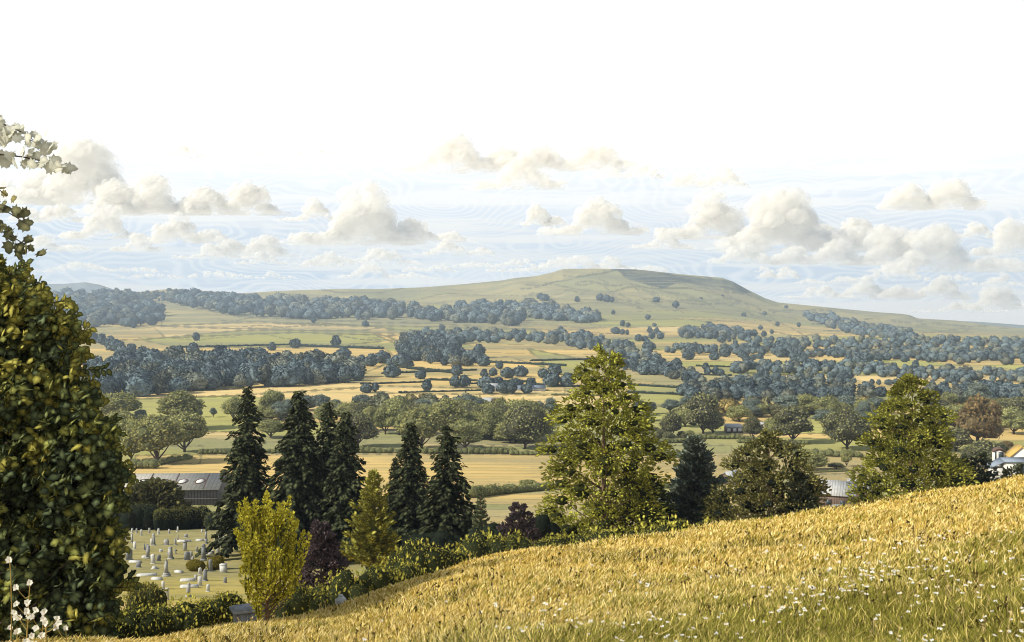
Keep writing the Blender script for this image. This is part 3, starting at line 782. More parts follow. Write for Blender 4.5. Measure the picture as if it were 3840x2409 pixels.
# ------------------------------------------------------------------ conifers
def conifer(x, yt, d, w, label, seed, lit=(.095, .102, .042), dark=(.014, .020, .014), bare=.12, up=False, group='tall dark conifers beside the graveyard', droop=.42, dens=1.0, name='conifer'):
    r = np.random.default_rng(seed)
    X = float(UX(x)) * d; Zg = float(ground(X, d)); top = ZC - float(SY(yt)) * d; h = top - Zg; R = w * K / F * d / 2 * 1.52
    t = thing(name, label, 'tree', (X, d, Zg), 0, group)
    tb = MB(); tube(tb, [(0, 0, -.6), (0, 0, h * .3), (0, 0, h * .7), (0, 0, h * .985)], [h * .016, h * .012, h * .007, .02], 8); tb.obj('trunk', M['bark'], t)
    mb = MB(); nw = int(21 * dens)
    for i in range(nw):
        f = i / (nw - 1); z = h * (bare + (1 - bare) * f ** .92) * .985
        rad = R * (1 - f) ** .72 * (.80 + .26 * math.sin(i * 2.3 + seed)) + .12 * R * (1 - f) + .03 * R
        nb = max(4, int(7 - 3 * f))
        for b in range(nb):
            a = b * 6.283 / nb + i * .9 + r.uniform(-.25, .25); ln = rad * r.uniform(.72, 1.15)
            n = max(6, int(18 * dens * (ln / R) ** .6) + 5)
            tt = np.linspace(.12, 1, n) ** .8
            dz = (tt * .10 - droop * tt ** 2) * ln if not up else (.55 * tt) * ln
            px = np.stack([np.cos(a) * ln * tt, np.sin(a) * ln * tt, z + dz], 1)
            tan = np.array([math.cos(a), math.sin(a), -.35 if not up else .6]); side = np.array([-math.sin(a), math.cos(a), 0])
            for sgn in (-1, 0, 1):
                A = tan * .75 + sgn * side * .8 + r.normal(size=(n, 3)) * .22 + np.array([0, 0, -.25 if not up else .2])
                Nn = np.array([0, 0, 1.]) + .45 * r.normal(size=(n, 3)) + np.array([math.cos(a), math.sin(a), 0]) * .35
                v = r.uniform(.7, 1.4, n)[:, None]
                leaves(mb, px + r.normal(size=(n, 3)) * .05 * R, A, Nn, R * .25 * r.uniform(.7, 1.25, n) * (1 - .45 * f), np.asarray(lit) * v, np.asarray(dark), BLADELEAF, .05)
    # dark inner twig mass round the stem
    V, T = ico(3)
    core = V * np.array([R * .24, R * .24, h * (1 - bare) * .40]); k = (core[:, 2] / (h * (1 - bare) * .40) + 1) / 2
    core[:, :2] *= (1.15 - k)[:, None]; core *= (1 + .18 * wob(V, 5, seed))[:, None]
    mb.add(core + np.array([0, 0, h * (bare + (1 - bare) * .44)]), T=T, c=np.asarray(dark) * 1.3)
    mb.obj('crown', M['needle'], t)
    return t
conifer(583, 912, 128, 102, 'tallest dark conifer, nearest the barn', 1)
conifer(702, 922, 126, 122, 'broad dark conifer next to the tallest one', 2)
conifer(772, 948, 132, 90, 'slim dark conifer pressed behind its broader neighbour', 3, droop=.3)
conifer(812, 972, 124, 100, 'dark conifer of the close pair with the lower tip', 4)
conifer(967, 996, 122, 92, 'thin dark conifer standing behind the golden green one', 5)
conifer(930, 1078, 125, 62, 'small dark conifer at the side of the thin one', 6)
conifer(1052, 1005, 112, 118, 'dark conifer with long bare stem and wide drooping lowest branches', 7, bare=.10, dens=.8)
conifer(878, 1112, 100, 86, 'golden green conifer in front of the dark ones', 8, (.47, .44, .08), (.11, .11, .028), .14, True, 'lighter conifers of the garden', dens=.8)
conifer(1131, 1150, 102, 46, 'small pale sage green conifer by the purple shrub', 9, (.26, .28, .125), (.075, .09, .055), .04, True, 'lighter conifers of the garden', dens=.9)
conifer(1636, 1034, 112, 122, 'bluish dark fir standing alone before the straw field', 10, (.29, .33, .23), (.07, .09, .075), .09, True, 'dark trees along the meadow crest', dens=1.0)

# ------------------------------------------------------------------ large broadleaf trees on the near edge
def spray_tree(x, yt, d, prof, label, seed, lit, dark, nspray, leaf=.34, trunk_r=.22, group=None, name='broadleaf_tree', leafn=70, limb=True, bark='bark', flat=.62, up=.45, low=.08, clump=1.0, deep=None, spread=.85):
    """prof: list of (height fraction, half width in sketch units) giving the outline"""
    r = np.random.default_rng(seed)
    X = float(UX(x)) * d; Zg = float(ground(X, d)); top = ZC - float(SY(yt)) * d; h = top - Zg; kk = K / F * d
    hf = np.array([p[0] for p in prof]); hw = np.array([p[1] for p in prof]) * kk
    t = thing(name, label, 'tree', (X, d, Zg), 0, group)
    tb = MB(); nz = 9; zz = np.linspace(-.5, h * .93, nz); sway = np.cumsum(r.normal(size=(nz, 2)) * .05, 0); sway -= sway[0]
    spine = np.stack([sway[:, 0], sway[:, 1], zz], 1); tube(tb, spine, np.linspace(trunk_r, .03, nz), 9)
    mb = MB(); pts = []
    for i in range(nspray):
        f = low + (1 - low) * ((i + .5) / nspray) ** .95
        R = float(np.interp(f, hf, hw)); a = i * 2.39996 + r.uniform(-.35, .35)
        rho = R * r.uniform(.58, .92) if r.random() < .8 else R * r.uniform(.2, .55)
        c = np.array([math.cos(a) * rho, math.sin(a) * rho, h * f + r.uniform(-.02, .02) * h])
        rad = np.array([1, 1, flat]) * max(R * r.uniform(.26, .42) * clump, .35 * leaf * 2)
        if limb and r.random() < .6:
            zb = max(.06 * h, c[2] - rho * r.uniform(.5, .9)); sx = np.interp(zb, zz, sway[:, 0]); sy = np.interp(zb, zz, sway[:, 1])
            tube(tb, curve_pts((sx, sy, zb), c, (0, 0, -.06 * rho), 6), np.linspace(trunk_r * .32 * (1 - f * .6), .02, 6), 5)
        v = r.uniform(.62, 1.25)
        n = int(leafn * 1.5 * (rad[0] / (.35 * max(hw))) ** 1.3) + 34
        rr = r
        Dv = rand_dirs(n * 2, rr); Dv = Dv[Dv[:, 2] > -.7][:n]
        P = c + Dv * rad * rr.uniform(.55, 1.1, len(Dv))[:, None]
        out = np.array([math.cos(a), math.sin(a), .1])
        Nn = unit(Dv * np.array([.8, .8, 1.4])) + np.array([0, 0, .5]) + spread * .5 * rr.normal(size=Dv.shape)
        A = out * .8 + Dv * .8 + np.array([0, 0, up - .45]) + rr.normal(size=Dv.shape) * .35
        vv = v * rr.uniform(.72, 1.3, len(Dv))[:, None]
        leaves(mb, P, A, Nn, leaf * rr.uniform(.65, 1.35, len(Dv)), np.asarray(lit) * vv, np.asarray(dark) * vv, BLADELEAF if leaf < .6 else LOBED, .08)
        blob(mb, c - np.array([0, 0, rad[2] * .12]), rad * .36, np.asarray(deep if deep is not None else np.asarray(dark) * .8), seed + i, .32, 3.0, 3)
    tb.obj('trunk', M[bark], t)
    mb.obj('crown', M['leaf'], t)
    return t
GE = 'dark trees along the meadow crest'
spray_tree(1424, 826, 104, [(0, 150), (.195, 176), (.3, 150), (.385, 112), (.46, 152), (.56, 156), (.62, 128), (.745, 112), (.80, 88), (.87, 80), (.93, 56), (.97, 36), (1, 12)],
 'tall yellow green broadleaf tree with visible trunk and layered limbs', 21, (.66, .64, .095), (.085, .092, .022), 112, leaf=.48, trunk_r=.40, leafn=120, clump=.80, up=.35, deep=(.040, .045, .014))
spray_tree(2142, 884, 112, [(0, 100), (.2, 128), (.42, 138), (.6, 124), (.72, 104), (.82, 78), (.9, 50), (.96, 30), (1, 8)],
 'bushy pointed yellow green tree between the small house and the white one', 22, (.60, .58, .09), (.070, .078, .022), 122, leaf=.46, trunk_r=.36, leafn=110, clump=.78, up=.7, deep=(.026, .033, .014))
spray_tree(1808, 1020, 98, [(0, 130), (.25, 152), (.45, 142), (.6, 126), (.75, 104), (.88, 70), (.96, 38), (1, 10)],
 'dark bushy tree with olive tips at the meadow edge', 23, (.44, .40, .12), (.034, .042, .022), 92, leaf=.42, trunk_r=.34, leafn=100, clump=.8, group=GE, up=.9, deep=(.016, .021, .015))
spray_tree(1882, 1120, 94, [(0, 40), (.4, 44), (.7, 40), (1, 10)],
 'low dark companion of the bushy tree beside the small house', 24, (.12, .13, .058), (.03, .036, .024), 34, leaf=.42, trunk_r=.2, group=GE, deep=(.014, .019, .016))
spray_tree(1520, 1130, 108, [(0, 80), (.4, 88), (.75, 60), (1, 18)],
 'dark green rounded tree under the flank of the tall yellow green tree', 25, (.19, .20, .055), (.04, .05, .022), 46, leaf=.44, trunk_r=.2, group=GE, deep=(.016, .021, .014))
spray_tree(2290, 1075, 118, [(0, 90), (.4, 95), (.75, 70), (1, 20)],
 'dark shrubby tree in front of the russet one', 26, (.11, .125, .06), (.03, .036, .026), 56, leaf=.42, trunk_r=.2, group=GE, deep=(.014, .019, .016))
spray_tree(2390, 1096, 108, [(0, 70), (.5, 66), (.8, 45), (1, 14)],
 'dark shrub hiding the foot of the white house', 27, (.12, .13, .06), (.03, .036, .024), 40, leaf=.42, trunk_r=.2, group=GE, deep=(.014, .019, .016))
spray_tree(364, 1136, 172, [(0, 58), (.35, 70), (.65, 64), (.85, 44), (1, 14)],
 'olive brown tree in front of the dark barn', 28, (.30, .265, .085), (.07, .075, .036), 60, leaf=.66, trunk_r=.3, group='trees at the back of the graveyard', deep=(.026, .033, .022))
# garden shrubs
GS = 'coloured shrubs by the graveyard'
spray_tree(755, 1232, 70, [(0, 44), (.3, 60), (.6, 52), (.85, 32), (1, 10)],
 'dark purple leaved shrub beside the golden one', 31, (.20, .15, .14), (.045, .034, .042), 60, leaf=.26, trunk_r=.08, group=GS, name='purple_shrub', limb=False, bark='darkbark', deep=(.018, .015, .019), up=1.0)
spray_tree(1222, 1188, 92, [(0, 46), (.35, 56), (.65, 46), (.85, 28), (1, 8)],
 'purple brown shrub against the tall yellow green tree', 32, (.18, .135, .13), (.045, .036, .042), 56, leaf=.3, trunk_r=.08, group=GS, name='purple_shrub', limb=False, bark='darkbark', deep=(.018, .016, .02), up=1.0)
def golden():
    r = np.random.default_rng(33); d = 25.; X = float(UX(628)) * d; Zg = float(ground(X, d)); h = ZC - float(SY(1140)) * d - Zg; kk = K / F * d
    t = thing('golden_shrub', 'golden yellow shrub with flame shaped upright branches at the meadow edge', 'shrub', (X, d, Zg))
    tb = MB(); tube(tb, [(0, 0, -.2), (.01, 0, .25), (0, 0, h * .5)], [.055, .045, .02], 7)
    mb = MB()
    for i in range(58):
        f = r.uniform(0, 1) ** .95; a = i * 2.4 + r.uniform(-.3, .3)
        zb = h * (.03 + .64 * f); spread = np.interp(f, [0, .12, .35, .6, .8, 1], [16, 40, 72, 60, 38, 10]) * kk
        ln = h * r.uniform(.22, .42) * (1.0 if f > .4 else .8)
        rho = spread * r.uniform(.25, 1.0)
        p0 = np.array([math.cos(a) * rho, math.sin(a) * rho, zb]); p1 = p0 + np.array([math.cos(a) * .36 * ln + r.normal() * .05, math.sin(a) * .30 * ln, ln])
        p1[2] = min(p1[2], h * r.uniform(.90, 1.0) - 1.25 * abs(p1[0]) * r.uniform(.25, .9))
        tube(tb, curve_pts((0, 0, max(.1, zb - rho * .8)), p0, (0, 0, -.03), 5), np.linspace(.02, .008, 5), 4)
        cp = curve_pts(p0, p1, (math.cos(a) * .04, math.sin(a) * .04, 0), 8)
        m = int(105 * ln / (.3 * h)); tt = r.uniform(0, 1, m)
        C = np.stack([np.interp(tt, np.linspace(0, 1, 8), cp[:, j]) for j in range(3)], 1)
        wd_ = .10 * np.sin(np.pi * np.clip(tt * .82 + .16, 0, 1)) ** .8 * r.uniform(.75, 1.2)
        Dv = rand_dirs(m, r); Dv[:, 2] *= .35; P = C + Dv * wd_[:, None]
        A = Dv * .8 + np.array([0, 0, .9]) + r.normal(size=(m, 3)) * .3; Nn = Dv + r.normal(size=(m, 3)) * .5
        v = r.uniform(.65, 1.25, m)[:, None]
        leaves(mb, P, A, Nn, .075 * r.uniform(.6, 1.5, m), np.array([.80, .72, .085]) * v, np.array([.28, .26, .035]) * v, BLADELEAF * np.array([1.3, 1]), .1)
        blob(mb, cp[3], (.035, .035, ln * .30), (.16, .15, .03), 70 + i, .2, 2.2, 2)
    tb.obj('trunk', M['bark'], t); mb.obj('crown', M['leaf'], t)
golden()

def bush(x, yt, d, w, label, seed, lit, dark, group, name='bush', leaf=.06, hmul=1.0, tips=True):
    """a leafy bush with upright shoots; top at sketch height yt"""
    r = np.random.default_rng(seed); X = float(UX(x)) * d; Zg = float(ground(X, d)); top = ZC - float(SY(yt)) * d
    h = max(.5, (top - Zg)) * hmul; R = w * K / F * d / 2
    mb = MB()
    n = 10
    for k in range(n):
        a = k * 2.4; rho = R * .70 * math.sqrt((k + .3) / n); e = r.uniform(.84, .98) * (1 - .22 * (rho / R) ** 2)
        rz = min(h * .45, R * .62); zc = h * e - rz
        blob(mb, (math.cos(a) * rho, math.sin(a) * rho, zc * .5), (R * .42, R * .42, max(.3, zc * .62)), dark, seed * 31 + k + 400, .16, 2.2, 2)
        leafy_lobe(mb, (math.cos(a) * rho, math.sin(a) * rho, zc), (R * .44, R * .44, rz), int(230), leaf * d / 30, np.asarray(lit) * r.uniform(.8, 1.2), dark, seed * 31 + k, core=.88, shape=BLADELEAF, up=1.1, sub=2, spread=1.1)
    if tips:
        m = 150; a = r.uniform(0, 6.28, m); rho = R * np.sqrt(r.uniform(0, 1, m)); z = h * (.93 - .24 * (rho / R) ** 2) * r.uniform(.86, 1.03, m)
        P = np.stack([np.cos(a) * rho, np.sin(a) * rho, z], 1)
        leaves(mb, P, np.array([0, 0, 1.]) + .45 * r.normal(size=(m, 3)), r.normal(size=(m, 3)) + np.array([-.4, -.6, .2]), leaf * d / 30 * 2.1 * r.uniform(.7, 1.4, m), np.asarray(lit) * 1.25, np.asarray(lit) * .4, BLADELEAF, .04)
    o = mb.obj(name, M['leaf'], loc=(X, d, Zg)); return tag(o, label, 'bush', group)
HL = (.52, .48, .09); HD = (.035, .042, .018)
GH = 'bushes of the hedge along the meadow crest'
for i, a in enumerate([
 (120, 1478, 31, 150, 'low hedge bush at the foot of the big leafy tree'),
 (215, 1440, 33, 150, 'hedge bush with ragged top beside the big leafy tree'),
 (320, 1422, 34, 150, 'hedge bush below the olive graveyard bush'),
 (425, 1408, 35, 150, 'hedge bush under the leaning gravestones'),
 (520, 1396, 36, 130, 'hedge bush between the gravestones and the chest tomb'),
 (700, 1372, 42, 150, 'dark hedge bush beside the golden shrub'),
 (800, 1338, 46, 170, 'taller olive hedge bush behind the small white stone'),
 (890, 1316, 48, 150, 'olive hedge bush below the golden green conifer'),
 (965, 1322, 50, 120, 'hedge bush in the dip before the spiky one'),
 (985, 1268, 58, 150, 'spiky bright hedge bush below the thin conifer'),
 (1065, 1282, 60, 120, 'low hedge bush at the foot of the bare stemmed conifer'),
 (1140, 1246, 66, 140, 'bright green hedge bush below the sage green conifer'),
 (1205, 1250, 66, 110, 'hedge bush before the purple brown shrub'),
 (1590, 1218, 72, 110, 'yellow green bush at the foot of the bluish fir'),
 (1670, 1222, 72, 90, 'grassy looking bush beside the bluish fir'),
 (1310, 1255, 70, 120, 'bush under the tall yellow green tree, sunny side'),
 (1420, 1240, 74, 130, 'bush around the trunk of the tall yellow green tree'),
 (1530, 1232, 74, 110, 'dark bush under the tall yellow green tree, shady side')]):
    v = 1.25 if 'bright' in a[4] or 'yellow' in a[4] else (.62 if 'dark ' in a[4] else 1.0)
    a = (a[0], a[1] - 10, a[2], a[3] * 1.12, a[4])
    bush(*a, 60 + i, tuple(np.array(HL) * v), HD, GH, name='hedge_bush')
GB = 'bushes in the graveyard'
bush(342, 1368, 62, 96, 'rounded olive bush at the near corner of the graveyard', 81, (.34, .30, .07), (.05, .055, .022), GB, leaf=.05)
for i, (x, yt, d, w, lb, lit) in enumerate([
 (330, 1180, 158, 80, 'dark bush behind the two rail fence', (.24, .26, .11)),
 (382, 1192, 156, 36, 'narrow egg shaped bush on a short stem by the fence', (.42, .40, .11)),
 (428, 1186, 158, 52, 'rounded clipped bush with a light top below the barn wall', (.50, .45, .12)),
 (470, 1188, 160, 48, 'bush with a dark hollow side beside the clipped one', (.42, .39, .11)),
 (520, 1196, 158, 70, 'large dome shaped bush before the tallest conifer', (.38, .37, .11)),
 (275, 1196, 160, 60, 'dark bush at the end of the fence by the big leafy tree', (.2, .22, .1)),
 (590, 1210, 150, 70, 'dark bush under the tallest conifer', (.11, .13, .06)),
 (660, 1225, 140, 90, 'dark undergrowth bush under the broad conifer', (.10, .12, .06)),
 (760, 1225, 132, 110, 'dark undergrowth bush under the close pair of conifers', (.09, .11, .06)),
 (850, 1235, 130, 80, 'shadowy bush behind the golden green conifer', (.09, .11, .06)),
 (990, 1215, 126, 110, 'shadowy bush between the thin conifer and the bare stemmed one', (.09, .11, .06)),
 (1090, 1215, 116, 80, 'dark bush behind the drooping branches', (.11, .13, .06)),
 (700, 1250, 118, 120, 'dark undergrowth bush behind the purple shrub', (.09, .11, .055)),
 (925, 1240, 112, 110, 'dark leafy bush at the feet of the small conifer', (.10, .12, .055)),
 (1030, 1238, 106, 120, 'dark leafy bush around the bare stem', (.09, .11, .055)),
 (1150, 1215, 98, 90, 'dark green bush behind the sage green conifer', (.12, .14, .06)),
 (1270, 1200, 96, 90, 'dark green bush between the purple brown shrub and the tall tree', (.12, .14, .055)),
 (1575, 1196, 104, 34, 'small smooth round blue grey bush', (.13, .16, .17)),
 (1700, 1190, 104, 60, 'dark bush at the side of the bluish fir', (.10, .12, .06))]):
    w *= 1.25; bush(x, yt, d, w, lb, 90 + i, lit, (.018, .024, .016), 'dark bushes behind the graveyard', leaf=.034, tips=False)
def domed_shrub(x, yt, yb, w, label, seed):
    X, Y, Z = at(x, yb); h = (yb - yt) * K / F * Y; R = w * K / F * Y / 2; mb = MB()
    leafy_lobe(mb, (0, 0, h * .46), (R, R * .8, h * .54), 900, h * .10, (.42, .31, .035), (.10, .085, .016), seed, core=.95, shape=BLADELEAF, low=-.9)
    tag(mb.obj('clipped_shrub', M['leaf'], loc=(X, Y, Z)), label, 'shrub', 'golden clipped shrubs between the graves')
def gz(x, y): return ((400 + x / 4.582) / 1.5934, (1960 + y / 4.582) / 1.5934)
a, b = gz(1525, 635); domed_shrub(a, b, gz(0, 830)[1], 350 / 4.582 / 1.5934, 'low golden clipped shrub among the graves', 5)
a, b = gz(1870, 568); domed_shrub(a, b, gz(0, 800)[1], 320 / 4.582 / 1.5934, 'taller golden clipped shrub behind the pointed headstone', 6)

# ------------------------------------------------------------------ graveyard
def arch(w, h, n=9, pointed=False):
    o = [(-w / 2, 0), (w / 2, 0), (w / 2, h - w / 2)]
    for i in range(1, n):
        a = math.pi * i / n
        o.append((w / 2 * math.cos(a), h - w / 2 + w / 2 * (math.sin(a) ** (.7 if pointed else 1))))
    if pointed: o[3 + (n - 1) // 2] = (0, h + .12 * w)
    o.append((-w / 2, h - w / 2)); return o
GVN = 'gravestones in the graveyard'
GRAVES = [
 (385,440,640,105,'arch','dark','dark arched headstone nearest the big leafy tree'),
 (480,320,455,50,'slab','pale','pale upright slab behind the dark arched headstone'),
 (438,185,350,26,'post','stone','thin tall stone post by the pair of blocky stones'),
 (215,215,352,58,'slab','stone','blocky grey stone at the edge of the leaves'),
 (286,240,352,85,'block','pale','wide pale block stone at the edge of the leaves'),
 (705,380,615,58,'pillar','stone','square pillar with a stepped foot'),
 (800,530,706,75,'arch','pale','white faced round topped headstone beside the low pyramid stone'),
 (818,738,797,112,'pyramid','pale','low white pyramid shaped stone'),
 (1025,615,922,88,'obelisk','stone','tall obelisk, largest monument of the graveyard'),
 (778,268,386,48,'slab','pale','upright slab of a close pair near the middle'),
 (822,240,388,28,'post','dark','dark post of a close pair near the middle'),
 (1026,275,382,88,'arch','stone','wide round headed stone near the back'),
 (1100,405,625,58,'pillar','stone','tall square pillar behind the obelisk'),
 (1352,295,480,80,'capped','stone','broad capped pillar with overhanging top'),
 (1385,488,642,98,'arch','dark','wide dark arched stone behind the low golden shrub'),
 (1456,488,612,46,'slab','stone','narrow slab touching the wide dark arched stone'),
 (1668,358,652,66,'pillar','dark','tall pillar between the two golden shrubs'),
 (1795,475,552,110,'block','pale','broad pale block behind the taller golden shrub'),
 (1912,368,506,56,'slab','stone','upright slab behind the taller golden shrub'),
 (1790,625,842,62,'pointed','dark','pointed headstone before the taller golden shrub'),
 (2010,700,856,108,'block','pale','bright white square block near the golden flame shrub'),
 (1606,765,895,62,'arch','pale','white round topped stone before the low golden shrub'),
 (1688,795,1002,58,'pillar','dark','dark upright pillar behind the stone kerb'),
 (1602,915,1088,72,'slab','pale','pale slab standing inside the stone kerb'),
 (1528,886,992,46,'slab','stone','slab at the corner of the stone kerb'),
 (1400,1030,1275,54,'pillar','stone','square pillar in front of the stone kerb, half behind the hedge'),
 (1742,1048,1182,60,'arch','pale','small rounded stone rising from the hedge'),
 (2036,925,1035,52,'arch','dark','small dark arched stone by the golden flame shrub'),
 (1036,1108,1325,64,'arch','pale','pale arched stone beside the olive bush'),
 (972,998,1135,46,'slab','pale','white slab behind the olive bush'),
 (436,88,172,28,'post','pale','white post stone in the back row, by the fence end'),
 (516,88,172,24,'post','stone','slim post stone second in the back row'),
 (598,110,226,30,'slab','pale','white slab just ahead of the back row'),
 (736,85,182,30,'slab','stone','slim slab below the egg shaped bush'),
 (890,90,197,32,'post','pale','tall pale post in the back row'),
 (1076,105,192,32,'slab','stone','leaning slab in the back row'),
 (1220,60,160,26,'post','pale','white post before the bushes of the back row'),
 (1640,105,156,24,'post','pale','short white post under the tallest conifer'),
 (1706,118,302,34,'pillar','stone','slender tall pillar on a flat base'),
 (2016,205,306,34,'slab','pale','pale slab at the back beside the golden flame shrub'),
 (932,455,506,58,'block','pale','small white low stone in the middle grass'),
 (130,190,268,36,'slab','pale','pale slab half hidden by the big leafy tree'),
 (116,90,152,26,'post','stone','short post among the leaf edges'),
 (2048,450,516,40,'arch','pale','white topped stone against the golden flame shrub'),
 (1722,472,546,32,'slab','pale','small white slab before the broad pale block'),
 (1790,355,410,70,'cross','stone','small stone cross behind the broad pale block'),
 (1190,440,540,70,'cross','dark','dark cross on a low mound'),
]
for (x, yt, yb, w, typ, mt, lb) in GRAVES:
    sx, sb = gz(x, yb); _, st = gz(x, yt)
    X, Y, Z = at(sx, sb); sc = K / F * Y; h = (sb - st) * sc; ww = w / 4.582 / 1.5934 * sc
    mat = M[{'stone': 'stone', 'pale': 'palestone', 'dark': 'darkstone'}[mt]]
    mb = MB(); th = max(.12, ww * .28)
    if typ in ('arch', 'pointed'):
        prism(mb, arch(ww, h, 12, typ == 'pointed'), -th / 2, th / 2); box(mb, (0, 0, .03), (ww * 1.3, th * 1.8, .10))
    elif typ == 'slab':
        prism(mb, [(-ww / 2, 0), (ww / 2, 0), (ww / 2, h * .93), (ww * .35, h), (-ww * .35, h), (-ww / 2, h * .93)], -th / 2, th / 2); box(mb, (0, 0, .02), (ww * 1.4, th * 2, .08))
    elif typ == 'block':
        box(mb, (0, 0, h * .46), (ww, ww * .6, h * .92)); box(mb, (0, 0, h * .94), (ww * 1.08, ww * .68, h * .12), taper=.9)
    elif typ in ('post', 'pillar'):
        box(mb, (0, 0, h * .07), (ww * 1.5, ww * 1.3, h * .14)); box(mb, (0, 0, h * .52), (ww, ww * .85, h * .8), taper=.88); box(mb, (0, 0, h * .94), (ww * .98, ww * .85, h * .11), taper=.35)
    elif typ == 'capped':
        box(mb, (0, 0, h * .42), (ww * .78, ww * .7, h * .86)); box(mb, (0, 0, h * .88), (ww * 1.1, ww, h * .10)); box(mb, (0, 0, h * .96), (ww * .7, ww * .6, h * .12), taper=.6)
    elif typ == 'pyramid':
        box(mb, (0, 0, h * .5), (ww, ww * .8, h), taper=.35); box(mb, (0, 0, .02), (ww * 1.1, ww * .9, .06))
    elif typ == 'obelisk':
        box(mb, (0, 0, h * .06), (ww * 1.25, ww * 1.2, h * .12)); box(mb, (0, 0, h * .17), (ww * .98, ww * .9, h * .12)); box(mb, (0, 0, h * .55), (ww * .66, ww * .6, h * .66), taper=.62); box(mb, (0, 0, h * .94), (ww * .42, ww * .38, h * .13), taper=.08)
    elif typ == 'cross':
        box(mb, (0, 0, h * .5), (ww * .26, ww * .2, h)); box(mb, (0, 0, h * .68), (ww * .8, ww * .18, h * .2)); box(mb, (0, 0, h * .07), (ww * .7, ww * .5, h * .15), taper=.7)
    o = mb.obj('headstone', mat, loc=(X, Y, Z - .04)); o.rotation_euler = (random.uniform(-.05, .05), random.uniform(-.05, .05), random.uniform(-.35, .35))
    tag(o, lb, 'gravestone', GVN)
rs = np.random.default_rng(61)
for k in range(26):
    zx, zy = rs.uniform(240, 1980), rs.uniform(185, 800)
    if any(abs(zx - g[0]) < 75 and abs(zy - g[2]) < 45 for g in GRAVES): continue
    sx, sb = gz(zx, zy); X, Y, Z = at(sx, sb); ww = rs.uniform(.3, .55); h = rs.uniform(.45, .95); mb = MB()
    if k % 3 == 0: prism(mb, arch(ww, h), -.07, .07)
    elif k % 3 == 1: prism(mb, [(-ww / 2, 0), (ww / 2, 0), (ww / 2, h * .9), (0, h), (-ww / 2, h * .9)], -.07, .07)
    else: box(mb, (0, 0, h / 2), (ww * .6, ww * .5, h), taper=.8)
    box(mb, (0, 0, .03), (ww * 1.4, .3, .1))
    o = mb.obj('headstone', M['stone' if k % 2 else 'darkstone'], loc=(X, Y, Z - .03)); o.rotation_euler = (rs.uniform(-.1, .1), rs.uniform(-.08, .08), rs.uniform(-.4, .4))
    tag(o, 'small plain grey headstone in the grass between the bigger monuments', 'gravestone', 'small plain headstones between the monuments')
LEDG = [(490,690,210,14,-.25,'flat grave slab lying near the dark arched headstone'),(690,918,330,20,.22,'long grave slab running up to the obelisk'),(1240,862,150,14,-.5,'short slab lying beyond the obelisk'),
 (1390,1008,240,24,.1,'upper edge of a raised stone grave kerb'),(1420,1118,300,24,.1,'lower edge of a raised stone grave kerb'),(860,985,180,20,-.2,'kerb stone behind the olive bush'),(655,605,90,14,0,'low foot slab by the square pillar'),
 (1330,330,220,10,0,'dark flat slab behind the capped pillar'),(1600,315,130,10,0,'flat base slab beside the slender pillar')]
for (x, y, w, hh, rz, lb) in LEDG:
    sx, sb = gz(x, y); X, Y, Z = at(sx, sb); sc = K / F * Y; ww = w / 4.582 / 1.5934 * sc
    mb = MB(); box(mb, (0, 0, .10), (ww, .45, .24)); box(mb, (0, 0, .245), (ww * .94, .36, .06), taper=.95)
    o = mb.obj('grave_slab', M['palestone'], loc=(X, Y, Z)); o.rotation_euler = (0, 0, rz); tag(o, lb, 'grave slab', 'flat grave slabs')
# pole monument and stones seen past the purple shrub
def simple_stone(x, yt, yb, w, lb, mt, typ):
    X, Y, Z = at(x, yb); sc = K / F * Y; h = (yb - yt) * sc; ww = w * sc; mb = MB()
    if typ == 'arch': prism(mb, arch(ww, h), -.1, .1); box(mb, (0, 0, .03), (ww * 1.3, .35, .1))
    else:
        box(mb, (0, 0, h * .5), (ww, ww, h), taper=.8); box(mb, (0, 0, .06), (ww * 3, ww * 2.4, .14)); box(mb, (-ww * 1.1, 0, h * .83), (ww * 2.4, ww * .7, h * .05))
    tag(mb.obj('headstone', M[mt], loc=(X, Y, Z)), lb, 'gravestone', GVN)
simple_stone(826, 1295, 1318, 12, 'arched stone beside the purple shrub', 'stone', 'arch')
simple_stone(844, 1290, 1308, 12, 'pale stone between the purple shrub and the tall thin monument', 'palestone', 'arch')
simple_stone(855, 1264, 1312, 4.5, 'tall thin cross monument beside the golden green conifer', 'palestone', 'cross')
simple_stone(875, 1296, 1312, 9, 'small pale stone by the foot of the golden green conifer', 'palestone', 'arch')

def crest_pt(x, off=0.6):
    u = float(UX(x)); d = float(d_crest(u)) + off; X = u * d; return X, d, float(zm(X, d))
# chest tomb
X, Y, Z = crest_pt(588, .8)
t = thing('chest_tomb', 'weathered chest tomb with panelled sides at the meadow edge', 'tomb', (X, Y, Z - .12), .45)
mb = MB(); box(mb, (0, 0, .22), (.80, .50, .62)); 
for k in range(7): box(mb, (-.36 + k * .12, -.262, .22), (.035, .03, .58))
mb.obj('chest', M['stone'], t)
mb = MB(); box(mb, (0, 0, .572), (.98, .66, .07)); box(mb, (0, 0, .628), (.88, .56, .04), taper=.95); mb.obj('lid', M['stone'], t)
X, Y, Z = crest_pt(802, .4)
t = thing('stone_marker', 'small white house shaped stone at the meadow edge', 'gravestone', (X, Y, Z - .05), -.4, GVN)
mb = MB(); prism(mb, [(-.13, 0), (.13, 0), (.13, .26), (0, .36), (-.13, .26)], -.1, .1); box(mb, (0, 0, .37), (.09, .1, .06)); mb.obj('body', M['palestone'], t)
mb = MB(); box(mb, (0, -.104, .15), (.15, .012, .16)); mb.obj('panel', M['stone'], t)
